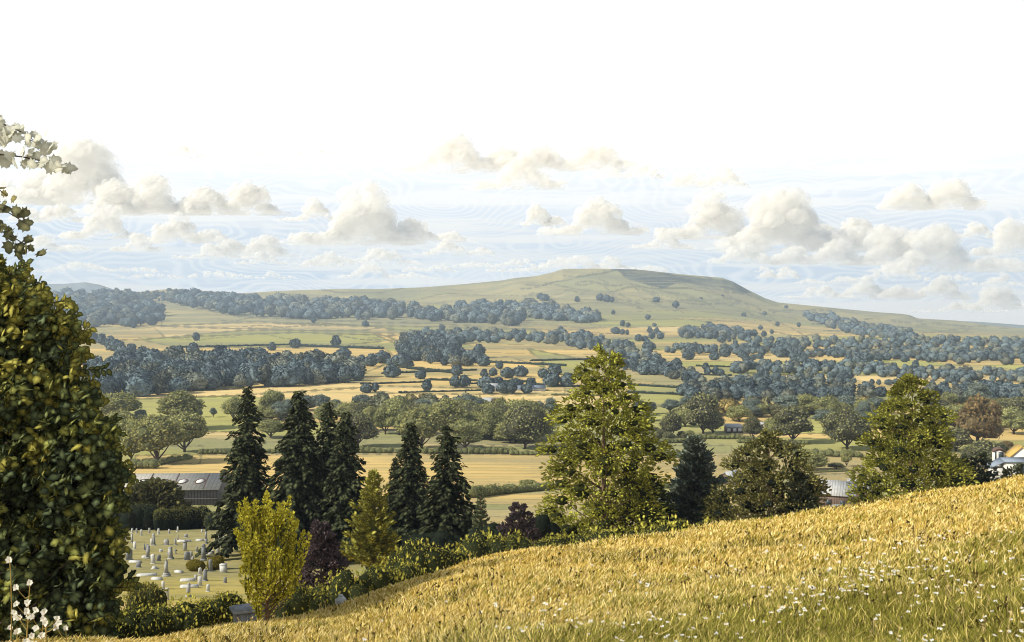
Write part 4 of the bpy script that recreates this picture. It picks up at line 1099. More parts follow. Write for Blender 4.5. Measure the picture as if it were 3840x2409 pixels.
# graveyard fence
A = np.array(at(300, 1238)); B = np.array(at(404, 1238))
t = thing('rail_fence', 'thin two rail fence in front of the dark bushes behind the graves', 'fence', tuple(A))
Lf = B - A
for z in (2.0, 1.05):
    mb = MB(); tube(mb, [(0, 0, z), tuple(Lf * .5 + np.array([0, 0, z])), tuple(Lf + np.array([0, 0, z]))], .055, 6); mb.obj('rail', M['wood'], t)
for k in range(6):
    p = Lf * k / 5; mb = MB(); box(mb, (p[0], p[1] + .09, 1.05), (.11, .11, 2.3)); mb.obj('post', M['wood'], t)

# ------------------------------------------------------------------ buildings
def quad_slab(mb, a, b, c, d, th=.12, mi=0):
    a, b, c, d = [np.asarray(q, float) for q in (a, b, c, d)]
    n = unit(np.cross(b - a, d - a)[None])[0] * th
    V = [a, b, c, d, a - n, b - n, c - n, d - n]
    mb.add(V, Q=[[0, 1, 2, 3], [7, 6, 5, 4], [0, 4, 5, 1], [1, 5, 6, 2], [2, 6, 7, 3], [3, 7, 4, 0]], mi=mi)
def gable_house(name, label, cat, x, yb, L_, W_, wall_h, roof_h, rz, wall, roof, ov=.35, group=None, hidden=0, dd=None):
    X, Y, Z = at(x, yb)
    if dd: Y = dd; X = float(UX(x)) * dd; Z = ZC - float(SY(yb)) * dd
    t = thing(name, label, cat, (X, Y, Z), rz, group)
    mb = MB(); prism(mb, [(-W_ / 2, -1.5), (W_ / 2, -1.5), (W_ / 2, wall_h), (0, wall_h + roof_h), (-W_ / 2, wall_h)], -L_ / 2, L_ / 2)
    V = mb.V[0].copy(); mb.V[0] = np.stack([V[:, 1], -V[:, 0], V[:, 2]], 1)
    mb.obj('wall', wall, t)
    sl = roof_h / (W_ / 2)
    for sg in (-1, 1):
        mb = MB(); e = W_ / 2 + ov; ze = wall_h - ov * sl + .12; zr = wall_h + roof_h + .12; lx = L_ / 2 + ov
        if sg < 0: quad_slab(mb, (-lx, -e, ze), (lx, -e, ze), (lx, -.02, zr), (-lx, -.02, zr))
        else: quad_slab(mb, (-lx, .02, zr), (lx, .02, zr), (lx, e, ze), (-lx, e, ze))
        mb.obj('roof_slope', roof, t)
    return t
# barn
barn = gable_house('barn', 'long dark clad barn with a pale sheet roof and oval skylights', 'barn', 372, 1186, 30, 13, 4.5, 2.5, .06, M['clad'], M['roofmetal'], .6)
for k, xx in enumerate((-2.6, 2.2, 6.6, 10.6)):
    mb = MB(); n = 14; o = []
    for i in range(n):
        a = 6.283 * i / n; ex, ey = .85 * math.cos(a), .95 * math.sin(a); yy = -3.6 + ey * .8; o.append((xx + ex + ey * .25, yy, 4.5 + (6.5 + yy) * 2.5 / 6.5 + .24))
    V = np.array(o + [(p[0], p[1], p[2] - .14) for p in o] + [(xx, -3.6, 4.5 + 2.9 * 2.5 / 6.5 + .30)])
    mb.add(V, T=[[2 * n, i, (i + 1) % n] for i in range(n)], Q=[[i, n + i, n + (i + 1) % n, (i + 1) % n] for i in range(n)]); sk = mb.obj('skylight', M['white'], barn)
    mb = MB(); pts = [(xx + 1.25 * (p[0] - xx), -3.6 + 1.25 * (p[1] + 3.6), 4.5 + (6.5 + (-3.6 + 1.25 * (p[1] + 3.6))) * 2.5 / 6.5 + .18) for p in o]; tube(mb, pts + pts[:1], .13, 5); mb.obj('rim', M['frame'], sk)
mb = MB(); box(mb, (0, -6.62, 2.3), (30.2, .12, .16)); mb.obj('wall_rail', M['wood'], barn)
mb = MB(); box(mb, (0, -6.72, .1), (30.2, .3, .5)); mb.obj('plinth', M['frame'], barn)
mb = MB()
for xx in (-8, -1, 5, 12): box(mb, (xx, -3.5, 5.83), (.14, 6.6, .12)); 
V = mb.V; 
for q in range(len(V)): V[q][:, 2] = 4.5 + (6.5 + V[q][:, 1]) * 2.5 / 6.5 + .2 + (V[q][:, 2] - 5.83)
mb.obj('roof_seam', M['frame'], barn)

def cottage():
    t = gable_house('house', 'small brown house with corrugated pale roof and ochre lean to roof at the meadow edge', 'house', 1972, 1196, 7.0, 6.4, 3.4, 2.4, -.42, M['brown'], M['roofpale'], .4)
    mb = MB(); quad_slab(mb, (-6.3, -3.6, 1.9), (-3.55, -3.6, 3.4), (-3.55, 2.2, 5.2), (-6.3, 2.2, 3.6), .15); mb.obj('lean_to_roof', M['thatch'], t)
    mb = MB(); box(mb, (-4.6, -.6, .6), (2.1, 5.0, 3.0)); mb.obj('lean_to_wall', M['clad'], t)
    for xx in (-1.6, 1.2):
        mb = MB(); box(mb, (xx, -3.23, 1.7), (1.2, .1, 1.3)); w = mb.obj('window', M['frame'], t)
        mb = MB(); box(mb, (xx, -3.30, 1.7), (.95, .06, 1.05)); mb.obj('pane', M['glass'], w)
    mb = MB(); box(mb, (2.9, -3.23, 1.0), (1.0, .1, 2.1)); mb.obj('door', M['frame'], t)
    return t
cottage()
gable_house('outbuilding', 'pale roofed outbuilding behind the small brown house', 'outbuilding', 2030, 1182, 6.5, 5.5, 3.2, 2.2, -.42, M['brown'], M['greyroof'], .3)
# car beside the cottage
X, Y, Z = at(1966, 1204)
t = thing('car', 'blue grey car half hidden by the meadow edge below the small house', 'car', (X, Y - 3, float(zv(X, Y - 3))), .12)
mb = MB(); prism(mb, [(-2.2, .35), (2.2, .35), (2.25, .8), (2.0, .98), (1.1, 1.05), (.55, 1.50), (-1.2, 1.52), (-1.9, 1.05), (-2.25, .95)], -.85, .85); mb.obj('body', M['carpaint'], t)
mb = MB(); prism(mb, [(.95, 1.06), (.50, 1.42), (-1.1, 1.44), (-1.6, 1.08)], -.862, .862); mb.obj('window', M['glass'], t)
for xx in (-1.35, 1.4):
    for yy in (-.8, .8):
        mb = MB(); tube(mb, [(xx, yy - .1, .33), (xx, yy + .1, .33)], .33, 14); mb.obj('wheel', M['tyre'], t)
# sheds on the valley floor
def shed(x, yb, w, label, seed, open_front=True):
    X, Y, Z = at(x, yb); kk = K / F * Y; W_ = w * kk; h = W_ * .42
    t = thing('shed', label, 'shed', (X, Y, Z), .05, 'sheds on the valley floor')
    mb = MB(); box(mb, (0, 0, h * .35), (W_ * .92, W_ * .5, h * .9)); mb.obj('wall', M['brown'], t)
    mb = MB(); quad_slab(mb, (-W_ / 2, -W_ * .32, h * .80), (W_ / 2, -W_ * .32, h * .80), (W_ * .46, W_ * .3, h * 1.12), (-W_ * .46, W_ * .3, h * 1.12), .25); mb.obj('roof', M['greyroof'], t)
    for k, q in enumerate((-.33, .0, .30)):
        mb = MB(); box(mb, (q * W_, -W_ * .255, h * .42), (W_ * .2, .12, h * .42)); mb.obj('window', M['paleglass'], t)
    for q in (-.46, -.17, .15, .46):
        mb = MB(); box(mb, (q * W_, -W_ * .28, h * .40), (W_ * .035, W_ * .04, h * .84)); mb.obj('post', M['frame'], t)
shed(1726, 1018, 42, 'pale roofed shed with bright windows between the dark trees', 1)
shed(1796, 1006, 26, 'smaller shed behind the dark tree, beside the windowed one', 2)
# white farm and far house
gable_house('farm_house', 'tiny white farmhouse among round trees far down the valley', 'house', 1162, 922, 13, 7, 4, 3, .1, M['white'], M['greyroof'], .4, 'small white farm buildings')
gable_house('farm_shed', 'long low farm shed with a slate grey roof beside the white farmhouse', 'shed', 1214, 920, 30, 8, 2.2, 2.4, -.03, M['whitebrick'], M['slateroof'], .4, 'small white farm buildings')
gable_house('farm_shed', 'short white walled farm shed next to the long low one', 'shed', 1258, 919, 18, 8, 2.2, 2.4, -.05, M['whitebrick'], M['slateroof'], .4, 'small white farm buildings')
fh = gable_house('farm_house', 'cream farmhouse with two dark windows behind the belt of trees', 'house', 1152, 956, 12, 7, 3.4, 2.6, .0, M['white'], M['greyroof'], .3, 'small white farm buildings')
for xx in (-2.2, 1.6):
    mb = MB(); box(mb, (xx, -3.55, 1.8), (1.5, .14, 1.5)); mb.obj('window', M['glass'], fh)
gable_house('outbuilding', 'pale grey roof peak showing beside the dark bushy tree', 'outbuilding', 1722, 1140, 8, 7, 1.2, 3.6, .75, M['brown'], M['greyroof'], .3)
# white house group by the crest
def white_house():
    d = 150.
    def wp(x, y): return float(UX(x)) * d, d, ZC - float(SY(y)) * d
    X, Y, Z = wp(2378, 1100)
    t = thing('white_house', 'white walled house with a straw coloured roof and dark window at the crest', 'house', (X, Y, Z), -.25); t.scale = (.72, .72, .72)
    mb = MB(); box(mb, (.6, 0, -1.1), (4.6, 4, 5.0)); mb.obj('wall', M['whitebrick'], t)
    mb = MB(); quad_slab(mb, (-4.3, -2.2, .10), (-1.6, -2.3, 1.45), (-1.6, 2.2, 1.75), (-4.3, 2.0, .35), .15); quad_slab(mb, (-1.6, -2.3, 1.45), (3.4, -2.3, 1.55), (3.4, 2.4, 1.95), (-1.6, 2.2, 1.75), .15); mb.obj('lower_roof', M['slateroof'], t)
    mb = MB(); box(mb, (-2.6, -.4, -1.5), (3.0, 3.2, 3.0)); mb.obj('side_wall', M['whitebrick'], t)
    mb = MB(); box(mb, (2.0, -2.04, -.2), (1.3, .12, 2.4)); w = mb.obj('window', M['frame'], t)
    mb = MB(); box(mb, (2.0, -2.12, -.2), (1.0, .08, 2.1)); mb.obj('pane', M['glass'], w)
    mb = MB(); prism(mb, [(.8, -3), (5.2, -3), (5.2, 2.0), (3.0, 4.0), (.8, 2.0)], 3.2, 8); mb.obj('gable_wall', M['white'], t)
    mb = MB(); quad_slab(mb, (.4, 3.0, 1.75), (.4, 8.2, 1.75), (3.0, 8.2, 4.15), (3.0, 3.0, 4.15), -.2); mb.obj('roof_slope', M['thatch'], t)
    mb = MB(); quad_slab(mb, (3.0, 3.0, 4.15), (3.0, 8.2, 4.15), (5.6, 8.2, 1.75), (5.6, 3.0, 1.75), -.2); mb.obj('roof_slope', M['thatch'], t)
    mb = MB(); box(mb, (2.2, 3.14, 1.3), (.45, .12, .6)); mb.obj('gable_window', M['glass'], t)
    X, Y, Z = wp(2350, 1076)
    t = thing('garden_room', 'small white arched garden room with a big dark window', 'garden room', (X * 156 / 150, Y + 6, ZC - (ZC - Z) * 156 / 150), -.3); t.scale = (.56, .56, .62)
    mb = MB(); prism(mb, [(-1.5, -3.5), (1.5, -3.5), (1.5, 1.4), (1.1, 1.95), (.5, 2.2), (-.5, 2.2), (-1.1, 1.95), (-1.5, 1.4)], -1.2, 1.2); mb.obj('wall', M['white'], t)
    mb = MB(); prism(mb, [(-1.7, 1.4), (-1.5, 1.4), (-1.1, 1.95), (-.5, 2.2), (.5, 2.2), (1.1, 1.95), (1.5, 1.4), (1.7, 1.4), (1.2, 2.15), (.55, 2.42), (-.55, 2.42), (-1.2, 2.15)], -1.35, 1.35); mb.obj('roof', M['frame'], t)
    mb = MB(); box(mb, (.45, -1.24, .75), (1.25, .12, 1.5)); mb.obj('window', M['glass'], t)
    mb = MB(); box(mb, (-.95, -1.24, .2), (.35, .12, 2.6)); mb.obj('door', M['glass'], t)
white_house()

# ------------------------------------------------------------------ big leafy tree at the picture's edge
def big_tree():
    r = np.random.default_rng(77); d0 = 27.
    def w(x, y, d): return np.array([float(UX(x)) * d, d, ZC - float(SY(y)) * d])
    base = w(-150, 1500, d0); base[2] = float(ground(base[0], base[1]))
    t = thing('broadleaf_tree', 'big leafy tree with large lobed leaves rising beside the graveyard', 'tree', tuple(base))
    tb = MB(); topz = w(0, 250, d0)[2] - base[2] + 2
    spine = [(0, 0, -.4), (.1, .05, 2), (.0, .1, 5), (.15, 0, 9), (.05, .1, topz)]
    tube(tb, spine, [.34, .28, .22, .15, .05], 9)
    ed_y = [250, 620, 650, 690, 740, 770, 820, 880, 920, 960, 1000, 1030, 1120, 1230, 1330, 1440, 1520]
    ed_x = [-60, 0, 36, 74, 122, 150, 192, 186, 204, 212, 255, 268, 270, 272, 262, 270, 230]
    mb = MB(); n = 4300
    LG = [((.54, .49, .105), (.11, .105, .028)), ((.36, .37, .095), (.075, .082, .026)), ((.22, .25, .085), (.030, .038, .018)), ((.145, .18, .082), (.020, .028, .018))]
    PL = ((.66, .65, .54), (.46, .46, .38))  # fade to white of the topmost sprays, put into their leaf colours
    for i in range(n):
        y = 620 + (1520 - 620) * (i + r.random()) / n
        ex = float(np.interp(y, ed_y, ed_x)) - 16 + 38 * math.sin(y * .055) * math.sin(y * .021 + 1)
        x = ex - (abs(r.normal()) * 75 if r.random() < .45 else r.uniform(0, ex + (90 if r.random() < .6 else 330)))
        if x < -420: continue
        dd = d0 + r.uniform(-2.6, 3.5)
        c = w(x, y, dd) - base
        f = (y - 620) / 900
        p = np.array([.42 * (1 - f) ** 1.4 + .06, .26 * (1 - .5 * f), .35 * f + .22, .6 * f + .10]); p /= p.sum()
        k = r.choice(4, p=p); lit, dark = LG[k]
        if i % 60 == 0: # limb
            tube(tb, curve_pts((0, 0, max(.5, c[2] - abs(c[0]) * .5)), c, (0, 0, -.2), 6), np.linspace(.05, .012, 6), 5)
        m = r.integers(5, 10); out = unit(np.array([[1. + .3 * r.normal(), -.5 + .6 * r.normal(), .15 + .5 * r.normal()]]))[0]
        A = out[None] * .7 + r.normal(size=(m, 3)) * .75; Nn = np.array([-.25, -.75, .7]) + r.normal(size=(m, 3)) * .45
        v = r.uniform(.7, 1.35, m)[:, None]
        leaves(mb, c + r.normal(size=(m, 3)) * .09, A, Nn, r.uniform(.15, .33, m) * (1.1 if f > .4 else 1.), np.asarray(lit) * v, np.asarray(dark), LOBED if r.random() < .35 else BLADELEAF * np.array([1.35, 1]), .05)
    # dark inner mass
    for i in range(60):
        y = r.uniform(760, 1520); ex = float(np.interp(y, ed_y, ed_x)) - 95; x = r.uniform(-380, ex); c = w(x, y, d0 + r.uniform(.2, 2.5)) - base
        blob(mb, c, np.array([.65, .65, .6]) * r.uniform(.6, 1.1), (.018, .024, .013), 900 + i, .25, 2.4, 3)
    # sprigs standing out of the ragged edge
    for i in range(95):
        y = r.uniform(640, 1480); ex = float(np.interp(y, ed_y, ed_x)); p0 = w(ex - r.uniform(25, 60), y, d0 + r.uniform(-1.5, .6)) - base
        a = r.uniform(-.35, .75); ln = r.uniform(.45, 1.0); p1 = p0 + np.array([math.cos(a) * ln, r.uniform(-.35, .1), math.sin(a) * ln * .8]); cp = curve_pts(p0, p1, (0, 0, r.uniform(-.05, .12)), 8)
        tube(tb, cp, np.linspace(.016, .006, 8), 4); m = 13; tt = np.linspace(.15, 1, m)
        P = np.stack([np.interp(tt, np.linspace(0, 1, 8), cp[:, j]) for j in range(3)], 1); ax = unit((p1 - p0)[None])[0]; up_ = np.array([-ax[2], 0, ax[0]])
        A = ax * .9 + up_ * (np.where(np.arange(m) % 2, 1, -1) * r.uniform(.5, 1.2, m))[:, None] + r.normal(size=(m, 3)) * .25; f = (y - 620) / 900
        lit, dark = LG[0] if r.random() < .75 - .5 * f else (LG[1] if r.random() < .6 else LG[2])
        leaves(mb, P, A, np.array([-.2, -1, .4]) + r.normal(size=(m, 3)) * .35, r.uniform(.15, .27, m), np.asarray(lit) * r.uniform(.75, 1.2, m)[:, None], np.asarray(dark), BLADELEAF * np.array([1.15, 1]), .05)
    # overhanging upper sprays
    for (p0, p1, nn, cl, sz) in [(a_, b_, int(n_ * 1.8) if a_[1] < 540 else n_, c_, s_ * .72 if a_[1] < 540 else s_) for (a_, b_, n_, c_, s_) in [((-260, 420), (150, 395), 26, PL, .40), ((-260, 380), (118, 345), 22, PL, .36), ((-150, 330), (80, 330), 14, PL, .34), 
                             ((-260, 480), (60, 525), 16, ((.26, .25, .12), (.10, .10, .06)), .36), ((-260, 520), (80, 590), 22, ((.24, .23, .10), (.09, .09, .05)), .38), ((-200, 440), (15, 460), 6, ((.36, .31, .12), (.16, .15, .08)), .3),
                             ((-200, 800), (40, 640), 26, LG[0], .34), ((-160, 830), (75, 668), 22, LG[0], .32), ((-100, 860), (130, 712), 30, LG[0], .36), ((-60, 900), (165, 760), 26, LG[1], .34)]]:
        a = w(p0[0], p0[1], d0) - base; b = w(p1[0], p1[1], d0 - .8) - base
        cp = curve_pts(a, b, (0, 0, .5), 10); tube(tb, cp, np.linspace(.05, .01, 10), 5)
        tt = r.uniform(.35, 1, nn) if p0[0] > -200 else np.linspace(.45, 1, nn)
        P = np.stack([np.interp(tt, np.linspace(0, 1, 10), cp[:, j]) for j in range(3)], 1) + r.normal(size=(nn, 3)) * .10
        ax = unit((b - a)[None])[0]
        A = ax * .8 + r.normal(size=(nn, 3)) * .55 + np.array([0, 0, -.25]); Nn = np.array([-.2, -1., .35]) + r.normal(size=(nn, 3)) * .3
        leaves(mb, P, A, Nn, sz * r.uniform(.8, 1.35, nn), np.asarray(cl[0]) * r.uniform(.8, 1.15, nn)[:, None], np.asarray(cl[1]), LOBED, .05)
    tb.obj('trunk', M['darkbark'], t); mb.obj('crown', M['leaf'], t)
big_tree()

# ------------------------------------------------------------------ meadow grass and flowers
def grass():
    r = np.random.default_rng(9)
    n = 560000; n1 = 430000
    fx = np.concatenate([r.uniform(-60, 1084, n1), 512 + r.choice([-1, 1], n - n1) * r.uniform(560, 1900, n - n1)]); u = (fx - 512) / F; sc = s_crest(u); D = d_crest(u)
    smax = np.where(np.arange(n) < n1, .42, .70)
    s = sc + (smax - sc) * r.uniform(0, 1, n) ** 1.15
    inv = (s - sc) / H0 + 1 / D; d = 1 / inv
    d = d + r.uniform(-.2, 1.2, n) * .6
    X = u * d; Y = d; Z = zm(X, Y)
    P = np.stack([X, Y, Z], 1)
    # tussock pattern over the real ground
    def wn(fr, sd): 
        q = np.stack([X, Y, np.zeros_like(X)], 1); return wob(q, fr, sd, 3)
    big = wn(.22, 1); tus = wn(.9, 2); fine = wn(2.6, 3)
    near = np.clip((26 - d) / 16, 0, 1)
    patch = tus * .8 + fine * .5 + big * .4
    h = .70 * (.13 + .10 * np.clip(patch + .3, 0, 1.2)) * r.uniform(.55, 1.45, n) * (1 + .25 * near)
    wdt = np.maximum(.0032, d * .00062) * r.uniform(.7, 1.4, n)
    lean = r.normal(size=(n, 2)) * .35 + np.array([.22, -.05])
    a = r.uniform(0, 6.28, n); side = np.stack([np.cos(a) * .5 + .7, np.sin(a) * .4, np.zeros(n)], 1); side = unit(side)
    up = np.stack([lean[:, 0], lean[:, 1], np.ones(n)], 1)
    mid_ = P + up * (h * .55)[:, None] ; tip = P + up * h[:, None] + np.stack([lean[:, 0], lean[:, 1], np.zeros(n)], 1) * (h * .5)[:, None]
    w2 = side * wdt[:, None]
    V = np.stack([P - w2, P + w2, mid_ + w2 * .8, mid_ - w2 * .8, tip], 1)
    gold = np.array([.76, .60, .20]); straw = np.array([.87, .72, .35]); green = np.array([.27, .255, .045]); dk = np.array([.075, .065, .022]); ol = np.array([.40, .29, .06])
    k = r.random(n)
    gfac = np.clip(.10 + .75 * near * np.clip((u + .25) / .5, 0, 1) + .22 * patch, .02, .80)
    C = np.where((k < gfac)[:, None], green * r.uniform(.7, 1.3, n)[:, None], np.where((k < gfac + .32)[:, None], gold, np.where((k < gfac + .52)[:, None], straw, ol)))
    band = np.sin(s * 190 + u * 9 + 2.2 * big); darkp = np.clip(.015 + .15 * (patch > .22) * (band > -.1) + .08 * near + .06 * (band > .75), 0, .5)
    isd = r.random(n) < darkp; C[isd] = dk * r.uniform(.7, 1.6, isd.sum())[:, None]
    C = C * r.uniform(.85, 1.12, n)[:, None]
    Cb = C * np.where(isd, .9, .80)[:, None]
    CC = np.stack([Cb, Cb, C, C, C * 1.05], 1)
    i = np.arange(n)[:, None] * 5
    Q = i + np.array([[0, 1, 2, 3]]); T = i + np.array([[3, 2, 4]])
    mb = MB(); mb.add(V.reshape(-1, 3), T=T, Q=Q, c=np.clip(CC.reshape(-1, 3), 0, .95))
    kind(mb.obj('grass', M['grass'], ), 'stuff', 'dry golden meadow grass, greener toward the near corner')
grass()
def flowers():
    r = np.random.default_rng(19); n = 950
    u = r.normal(.36, .18, n); u = u[(u > -.15) & (u < .60)]; n = len(u)
    sc = s_crest(u); f = r.beta(2.2, 1.6, n); s = sc + .03 + (.345 - sc - .03) * f; D = d_crest(u)
    d = 1 / ((s - sc) / H0 + 1 / D); X = u * d; Z = zm(X, d)
    # drifts
    q = np.stack([X, d, 0 * X], 1); keep = wob(q, .8, 5) + r.normal(size=n) * .35 > -.05; X, d, Z = X[keep], d[keep], Z[keep]; n = len(X)
    h = r.uniform(.14, .30, n)
    mb = MB(); top = np.stack([X + r.normal(size=n) * .03, d, Z + h], 1)
    w = np.maximum(.003, d * .0004)
    V = np.stack([np.stack([X - w, d, Z], 1), np.stack([X + w, d, Z], 1), top + np.array([.003, 0, 0]), top - np.array([.003, 0, 0])], 1)
    mb.add(V.reshape(-1, 3), Q=np.arange(n * 4).reshape(-1, 4), c=(.30, .28, .07))
    for k in range(5):
        a = k * 1.2566 + r.uniform(-.3, .3, n)
        A = np.stack([np.cos(a), np.sin(a) * .8 - .2, .25 + r.normal(size=n) * .35], 1)
        white = np.where((r.random(n) < .8)[:, None], np.array([.86, .84, .76]), np.array([.80, .62, .24]))
        leaves(mb, top, A, np.array([0, -.8, .8]) + r.normal(size=(n, 3)) * .3, r.uniform(.016, .034, n) * np.clip(d / 11, 1, 1.6), white, white * .85, BLADELEAF * np.array([1.5, 1]), .1)
    kind(mb.obj('wildflowers', M['petal']), 'stuff', 'small white and cream wildflowers scattered through the grass')
flowers()
def weeds():
    r = np.random.default_rng(29); n = 2600
    fx = r.uniform(-40, 1064, n); u = (fx - 512) / F; sc = s_crest(u); D = d_crest(u)
    s = sc + (.36 - sc) * r.beta(1.0, 1.2, n); d = 1 / ((s - sc) / H0 + 1 / D); X = u * d; Z = zm(X, d)
    q = np.stack([X, d, 0 * X], 1); keep = wob(q, .55, 8) + .5 * wob(q, 2.2, 9) + r.normal(size=n) * .12 > .32; X, d, Z = X[keep], d[keep], Z[keep]; n = len(X)
    h = r.uniform(.16, .34, n); lean = r.normal(size=(n, 2)) * .25; w = np.maximum(.0025, d * .0005)
    top = np.stack([X + lean[:, 0] * h, d + lean[:, 1] * h, Z + h], 1); mb = MB()
    dark = r.random(n) < .6; c = np.where(dark[:, None], np.array([.11, .085, .03]), np.array([.62, .48, .20])) * r.uniform(.7, 1.3, n)[:, None]
    V = np.stack([np.stack([X - w, d, Z], 1), np.stack([X + w, d, Z], 1), top + np.array([.002, 0, 0]), top - np.array([.002, 0, 0])], 1)
    mb.add(V.reshape(-1, 3), Q=np.arange(n * 4).reshape(-1, 4), c=np.repeat(c, 4, 0))
    for k in range(4):
        off = r.uniform(.72, 1.0, n)[:, None]; P = np.stack([X, d, Z], 1) * (1 - off) + top * off
        leaves(mb, P, r.normal(size=(n, 3)) * .5 + np.array([0, 0, .8]), r.normal(size=(n, 3)) + np.array([0, -1., .3]), r.uniform(.025, .05, n) * np.clip(d / 14, 1, 1.8), c, c * .6, BLADELEAF, .1)
    kind(mb.obj('weeds', M['grass']), 'stuff', 'dry seed heads and dark stalks standing in patches of the meadow')
weeds()
def seed_head(x, yt, d, label, seed, n=1, leafy=0):
    """tall stalked white flower plant standing at the foot of the big tree"""
    r = np.random.default_rng(seed); X = float(UX(x)) * d; Zg = float(zm(X, d)); top = ZC - float(SY(yt)) * d - Zg
    t = thing('flower_plant', label, 'flower', (X, d, Zg), 0, 'tall white flowers at the foot of the big tree')
    sb = MB(); fb = MB()
    cp = curve_pts((0, 0, 0), (r.uniform(-.02, .06) + .05, 0, top), (r.uniform(-.06, .06), 0, 0), 8); tube(sb, cp, np.linspace(.011, .006, 8), 5, (.45, .33, .10))
    heads = [cp[-1]]
    for k in range(n):
        f = r.uniform(.45, .95); p0 = np.array([np.interp(f, np.linspace(0, 1, 8), cp[:, j]) for j in range(3)])
        p1 = p0 + np.array([r.uniform(-.22, .24), r.uniform(-.1, .1), r.uniform(.04, .22)]); tube(sb, curve_pts(p0, p1, (0, 0, -.02), 5), np.linspace(.006, .004, 5), 4, (.45, .33, .10)); heads.append(p1)
    for hd in heads:
        m = 6; a = np.arange(m) * 1.047 + r.uniform(0, 1)
        A = np.stack([np.cos(a), .2 * np.sin(a) - .2, np.sin(a) * .8 + .25], 1)
        leaves(fb, np.repeat(hd[None], m, 0), A, np.array([0, -1., .3]) + r.normal(size=(m, 3)) * .25, r.uniform(.035, .062, m), (.88, .86, .78), (.72, .68, .55), BLADELEAF * np.array([1.5, 1]), .08)
    sb.obj('stem', M['grass'], t); fb.obj('blossom', M['petal'], t)
seed_head(10, 1318, 13., 'tallest white flower on a straight brown stalk', 1, 0)
seed_head(62, 1372, 13.5, 'leaning flower stalk with small white buds', 2, 5)
seed_head(98, 1440, 13.2, 'branching stalk with a broad white blossom', 3, 5)
seed_head(48, 1448, 12.8, 'short white flower with curled petals', 4, 5)
seed_head(90, 1466, 12.6, 'low cluster of white blossoms in front of the broad one', 5, 4)
seed_head(28, 1486, 12.4, 'lowest curled white flower by the straight stalk', 6, 3)
seed_head(140, 1478, 13.2, 'small white flower nearest the hedge', 7, 2)

# ------------------------------------------------------------------ clouds
def cloud_mat(name='cloud', thin=.80):
    m, nt, out = new_mat(name)
    at_ = N(nt, 'ShaderNodeAttribute', attribute_name='Col')
    df = N(nt, 'ShaderNodeBsdfDiffuse'); tr = N(nt, 'ShaderNodeBsdfTranslucent')
    L(nt, at_.outputs['Color'], df.inputs[0]); L(nt, at_.outputs['Color'], tr.inputs[0])
    mx = N(nt, 'ShaderNodeMixShader'); mx.inputs[0].default_value = .5
    L(nt, df.outputs[0], mx.inputs[1]); L(nt, tr.outputs[0], mx.inputs[2])
    tp = N(nt, 'ShaderNodeBsdfTransparent'); m2 = N(nt, 'ShaderNodeMixShader'); m2.inputs[0].default_value = thin
    L(nt, mx.outputs[0], m2.inputs[1]); L(nt, tp.outputs[0], m2.inputs[2]); L(nt, m2.outputs[0], out.inputs[0]); return m
M['cloud'] = cloud_mat(); M['veil'] = cloud_mat('thin_cloud', .86)
def cloud(x, yb, w, h, label, seed, tone=1.0):
    r = np.random.default_rng(500 + seed); d = 9200. + (660 - yb) * 13; kk = K / F * d; W_ = w * kk / 2; H = h * kk
    X = float(UX(x)) * d; Z = ZC - float(SY(yb)) * d; mb = MB()
    n = int(9 + w / 11); white = np.array([1.0, .965, .885]); 
    def puff(c, rr, k, sub):
        V, T = ico(sub); Dp = 1 + .12 * wob(V, 3.2, seed * 91 + k, 4)
        P = V * Dp[:, None] * rr + np.array(c); P[:, 2] = np.where(P[:, 2] < 0, P[:, 2] * .15, P[:, 2])
        mb.add(P, T=T, c=white * tone)
    for i in range(n):
        q = -1 + 2 * (i + r.random()) / n; env = max(.10, (1 - abs(q) ** 1.6) * (.60 + .40 * math.sin(seed * 2.1 + q * 5 + 1)))
        rad = H * (.11 + .22 * env) * r.uniform(.75, 1.2)
        z = r.uniform(.3, 1.) * max(.04, env - rad / H * .7) * H
        c = np.array([q * W_ * .95, r.uniform(-.3, .3) * W_ * .5, z + rad * .3]); rr = np.array([rad * 1.3, rad * 1.1, rad])
        puff(c, rr, i * 50, 3)
        for j in range(11):
            dv_ = unit(np.array([[r.normal(), -abs(r.normal()) * .7, abs(r.normal()) * .9 + .05]]))[0]; s2 = r.uniform(.20, .46)
            puff(c + dv_ * rr * .92, rr * s2 * np.array([.9, .9, 1]), i * 50 + j + 1, 3)
    for i in range(int(6 + w / 30)):   # ragged flat ends
        q = r.uniform(-1.15, 1.15); rad = H * r.uniform(.03, .09); puff((q * W_, r.uniform(-.2, .2) * W_, rad * .3), np.array([rad * 3.2, rad * 2, rad]), 9000 + i, 2)
    o = mb.obj('cloud', M['veil' if yb < 462 else 'cloud'], loc=(X, d, Z)); return tag(o, label, 'cloud', 'cumulus clouds')
